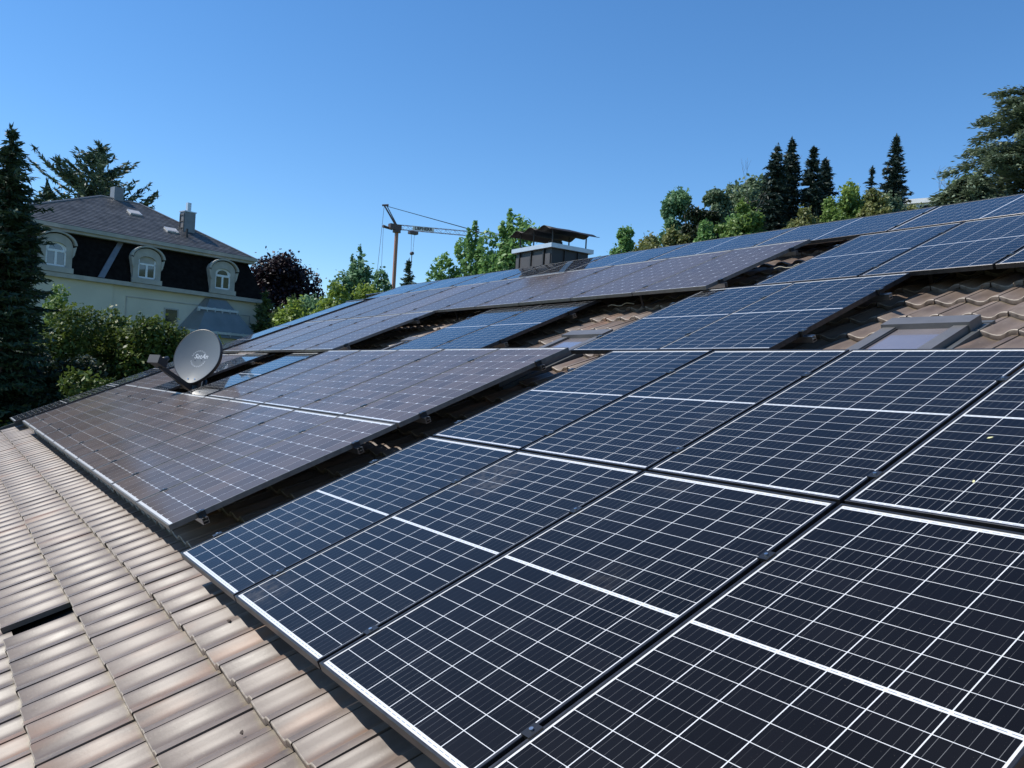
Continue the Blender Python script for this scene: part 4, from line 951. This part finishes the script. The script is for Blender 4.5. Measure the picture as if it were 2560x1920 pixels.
        for s_ in (-1, 1): mb.prism([(s_*w_*1.0, h_-.05), (s_*w_*1.22, h_+.02), (s_*w_*1.10, h_-.45), (s_*w_*1.0, h_-.6)], -.08, .1)
        mb.box(-w_*1.08, w_*1.08, -.10, .06, -.02, .26); put(mb, 'sill_and_scrolls', MAT['sand'], d)
        win = empty('window', (0, .075, .3), parent=d) if False else None
        mb = MB()
        for x0, x1, z0, z1 in ((-.54, -.45, .3, 1.4), (.45, .54, .3, 1.4), (-.54, .54, .3, .39), (-.54, .54, 1.08, 1.18), (-.06, .06, .39, 1.08)): mb.box(x0, x1, .062, .11, z0, z1)
        put(mb, 'window_frame', MAT['white'], d)
        mb = MB(); mb.prism(inn, .114, .16); put(mb, 'window_lining', MAT['white'] if k != 1 else MAT['sand'], d)
        for x0, x1 in ((-.45, -.06), (.06, .45)):
            mb = MB(); mb.box(x0+.01, x1-.01, .10, .113, .40, 1.07); put(mb, 'pane', MAT['glass'], d)
        if k != 1:
            mb = MB(); mb.prism([(-.36, 1.22), (.36, 1.22)] + [(.36*math.cos(t), 1.24+.27*math.sin(t)) for t in np.linspace(0, math.pi, 9)], .10, .113); put(mb, 'pane', MAT['glass'], d)
    # bay with zinc roof, small window
    mb = MB(); mb.add([(10.0,.34,10.85),(11.5,.34,10.85),(13.4,.34,8.45),(8.0,.34,8.45),(8.5,-1.5,8.35),(13.0,-1.5,8.35),(10.2,.1,10.82),(11.3,.1,10.82)], [(3,4,6,0),(4,5,7,6),(5,2,1,7),(0,6,7,1),(3,2,5,4),(0,1,2,3)]); br_ = put(mb, 'bay_roof', MAT['bayzinc'])
    for z, x0, x1, y in ((10.05, 9.1, 11.9, -.45), (8.55, 8.0, 12.7, -1.45)):
        mb = MB(); mb.box(x0, x1, y-.06, y-.02, z, z+.14)
        for x in np.linspace(x0+.1, x1-.1, 6): mb.box(x-.02, x+.02, y-.08, y+.25, z-.12, z+.17)
        put(mb, 'snow_guard', MAT['lzinc'], br_)
    mb = MB(); mb.box(8.3, 12.3, -1.2, .38, 0, 8.36); put(mb, 'bay_wall', MAT['vwall'])
    mb = MB(); mb.box(7.45, 8.2, .335, .37, 9.0, 9.85); put(mb, 'pane', MAT['glass'])
    mb = MB()
    for x0, x1, z0, z1 in ((7.37, 7.45, 8.92, 9.93), (8.2, 8.28, 8.92, 9.93), (7.45, 8.2, 9.85, 9.93), (7.45, 8.2, 8.92, 9.0)): mb.box(x0, x1, .32, .39, z0, z1)
    put(mb, 'window_frame', MAT['sand'])
villa()

# ------------------------------------------------------------------ white building on the hill
def white_building():
    z = gz(-51, 96); b = empty('white_building', (-51.2, 95.8, z), (0, 0, R_(20))); tag(b, 'white flat-roofed building corner peeping over the hillside', 'building')
    h = 26.65-z
    mb = MB(); mb.box(-3, 2.6, 0, 6, 0, h-.55); mb.build('wall', MAT['wconc'], b)
    mb = MB(); mb.box(-3.3, 3.0, -.35, 6.3, h-.55, h); mb.build('roof_slab', MAT['white'], b)
    for x in (-1.9, .2):
        mb = MB(); mb.box(x, x+1.2, -.02, .05, h-2.3, h-.8); mb.build('window', MAT['glass'], b)
white_building()

# ------------------------------------------------------------------ crane
def crane():
    base = Vector((-131.0, 66.0, gz(-131, 66))); t = empty('tower_crane', base); tag(t, 'orange-brown tower crane with jib, cables and hook', 'crane')
    def put(mb, name, mat, smooth=False, parent=None):
        o = mb.build(name, mat, None, smooth); o.parent = parent or t; o.matrix_parent_inverse = Matrix.Translation(-base); return o
    mt = Vector((-131.0, 66.0, 28.0))
    def lattice(mb, p, q_, wd, hd, n, r=.05, upv=Vector((0, 0, 1))):
        d = (q_-p).normalized(); s = d.cross(upv).normalized(); u2 = s.cross(d)
        cs = [(-1,-1), (1,-1), (1,1), (-1,1)]
        def c_(k, i): return p.lerp(q_, k/n) + s*(cs[i][0]*wd/2) + u2*(cs[i][1]*hd/2)
        for i in range(4): mb.tube(c_(0, i), c_(n, i), r*1.25, n=5)
        for k in range(n):
            for i in range(4):
                a, b_ = (i, (i+1) % 4) if k % 2 else ((i+1) % 4, i)
                mb.tube(c_(k, a), c_(k+1, b_), r*.7, n=4)
    mb = MB(); mb.box(mt.x-.25, mt.x+.25, mt.y-.25, mt.y+.25, base.z-.3, mt.z-.1)
    mb.box(mt.x-.47, mt.x+.47, mt.y-.47, mt.y+.47, base.z+6, base.z+6.4); put(mb, 'mast', MAT['orange'])
    j0 = mt+Vector((.1, -.3, .65)); jd = Vector((.165, .985, .045)).normalized(); j1 = j0+jd*23.5
    mb = MB(); lattice(mb, j0, j1, .65, .8, 26, .032); put(mb, 'jib', MAT['orange'])
    mb = MB(); mb.tube(mt+Vector((0, 0, -.3)), mt+Vector((0, 0, .5)), .75, .7, 12); mb.box(mt.x-.5, mt.x+.5, mt.y-1.5, mt.y+.7, mt.z+.15, mt.z+1.1); mb.tube(mt+Vector((-.3, -2.6, .5)), mt+Vector((-.3, -.8, .2)), .28, .18, 8); put(mb, 'slewing_head', MAT['craned'])
    ap = Vector((-132.3, 63.9, 32.4)); mb = MB(); mb.tube(ap, mt+Vector((0, -.2, .9)), .13, .17, 6); mb.tube(ap+Vector((.5, .2, 0)), mt+Vector((.4, -.2, .9)), .08, .1, 6); mb.tube(ap+Vector((-.2,-.3,0)), ap+Vector((.5,.6,.1)), .18, .18, 6); put(mb, 'strut', MAT['craned'])
    tie = j0+jd*16.0+Vector((0, 0, .5))
    mb = MB(); mb.tube(ap, tie, .055, n=5); mb.tube(ap, tie+Vector((.3, 0, 0)), .04, n=5); mb.tube(ap, Vector((ap.x-.6, ap.y-.9, base.z+2)), .035, n=4); mb.tube(mt+Vector((-.3,-2.5,.4)), Vector((mt.x-.6, mt.y-2.2, base.z+2)), .03, n=4); put(mb, 'cable', MAT['craned'])
    kp = j0+jd*15.6; mb = MB(); mb.tube(kp+Vector((0,0,-.6)), kp+Vector((0, 0, 2.6)), .16, .1, 6); put(mb, 'jib_post', MAT['craned'])
    tp = j0+jd*3.3; mb = MB(); mb.box(tp.x-.5, tp.x+.5, tp.y-.8, tp.y+.8, tp.z-1.05, tp.z-.55); put(mb, 'trolley', MAT['craned'])
    hk = tp+Vector((0, 0, -4.5)); mb = MB()
    for s in (-.3, .3): mb.tube(tp+Vector((0, s, -1)), hk+Vector((0, s*.6, 0)), .03, n=4)
    put(mb, 'hoist_rope', MAT['craned'])
    mb = MB(); mb.tube(hk+Vector((-.3, 0, 0)), hk+Vector((.3, 0, 0)), .30, .30, 12); mb.tube(hk+Vector((0, 0, -.3)), hk+Vector((0, 0, -2.5)), .08, .06, 6); put(mb, 'hook_block', MAT['craned'])
    # name board on the jib
    c_ = j0+jd*5.0; s = Vector((jd.y, -jd.x, 0)).normalized(); mb = MB()
    B = Matrix(((jd.x, 0, s.x, c_.x+s.x*.5), (jd.y, 0, s.y, c_.y+s.y*.5), (jd.z, 1, s.z, c_.z), (0,0,0,1)))
    mb.box(-2.0, 2.1, -.36, .36, -.03, .03, M=B); bd = put(mb, 'name_board', MAT['wconc'])
    cu = bpy.data.curves.new('t', 'FONT'); cu.body = 'LIEBHERR'; cu.size = .78; cu.align_x = 'CENTER'; cu.align_y = 'CENTER'; cu.offset = .03
    to = bpy.data.objects.new('t', cu); C.objects.link(to); bpy.context.view_layer.update(); me = bpy.data.meshes.new_from_object(to.evaluated_get(bpy.context.evaluated_depsgraph_get())); bpy.data.objects.remove(to)
    out = MB(); out.v = [tuple(B @ Vector((v.co.x+.05, v.co.y-.02, .045))) for v in me.vertices]; out.f = [tuple(p.vertices) for p in me.polygons]; out.m = [0]*len(out.f)
    o = out.build('lettering', MAT['seam'], fix=False); o.parent = bd
crane()
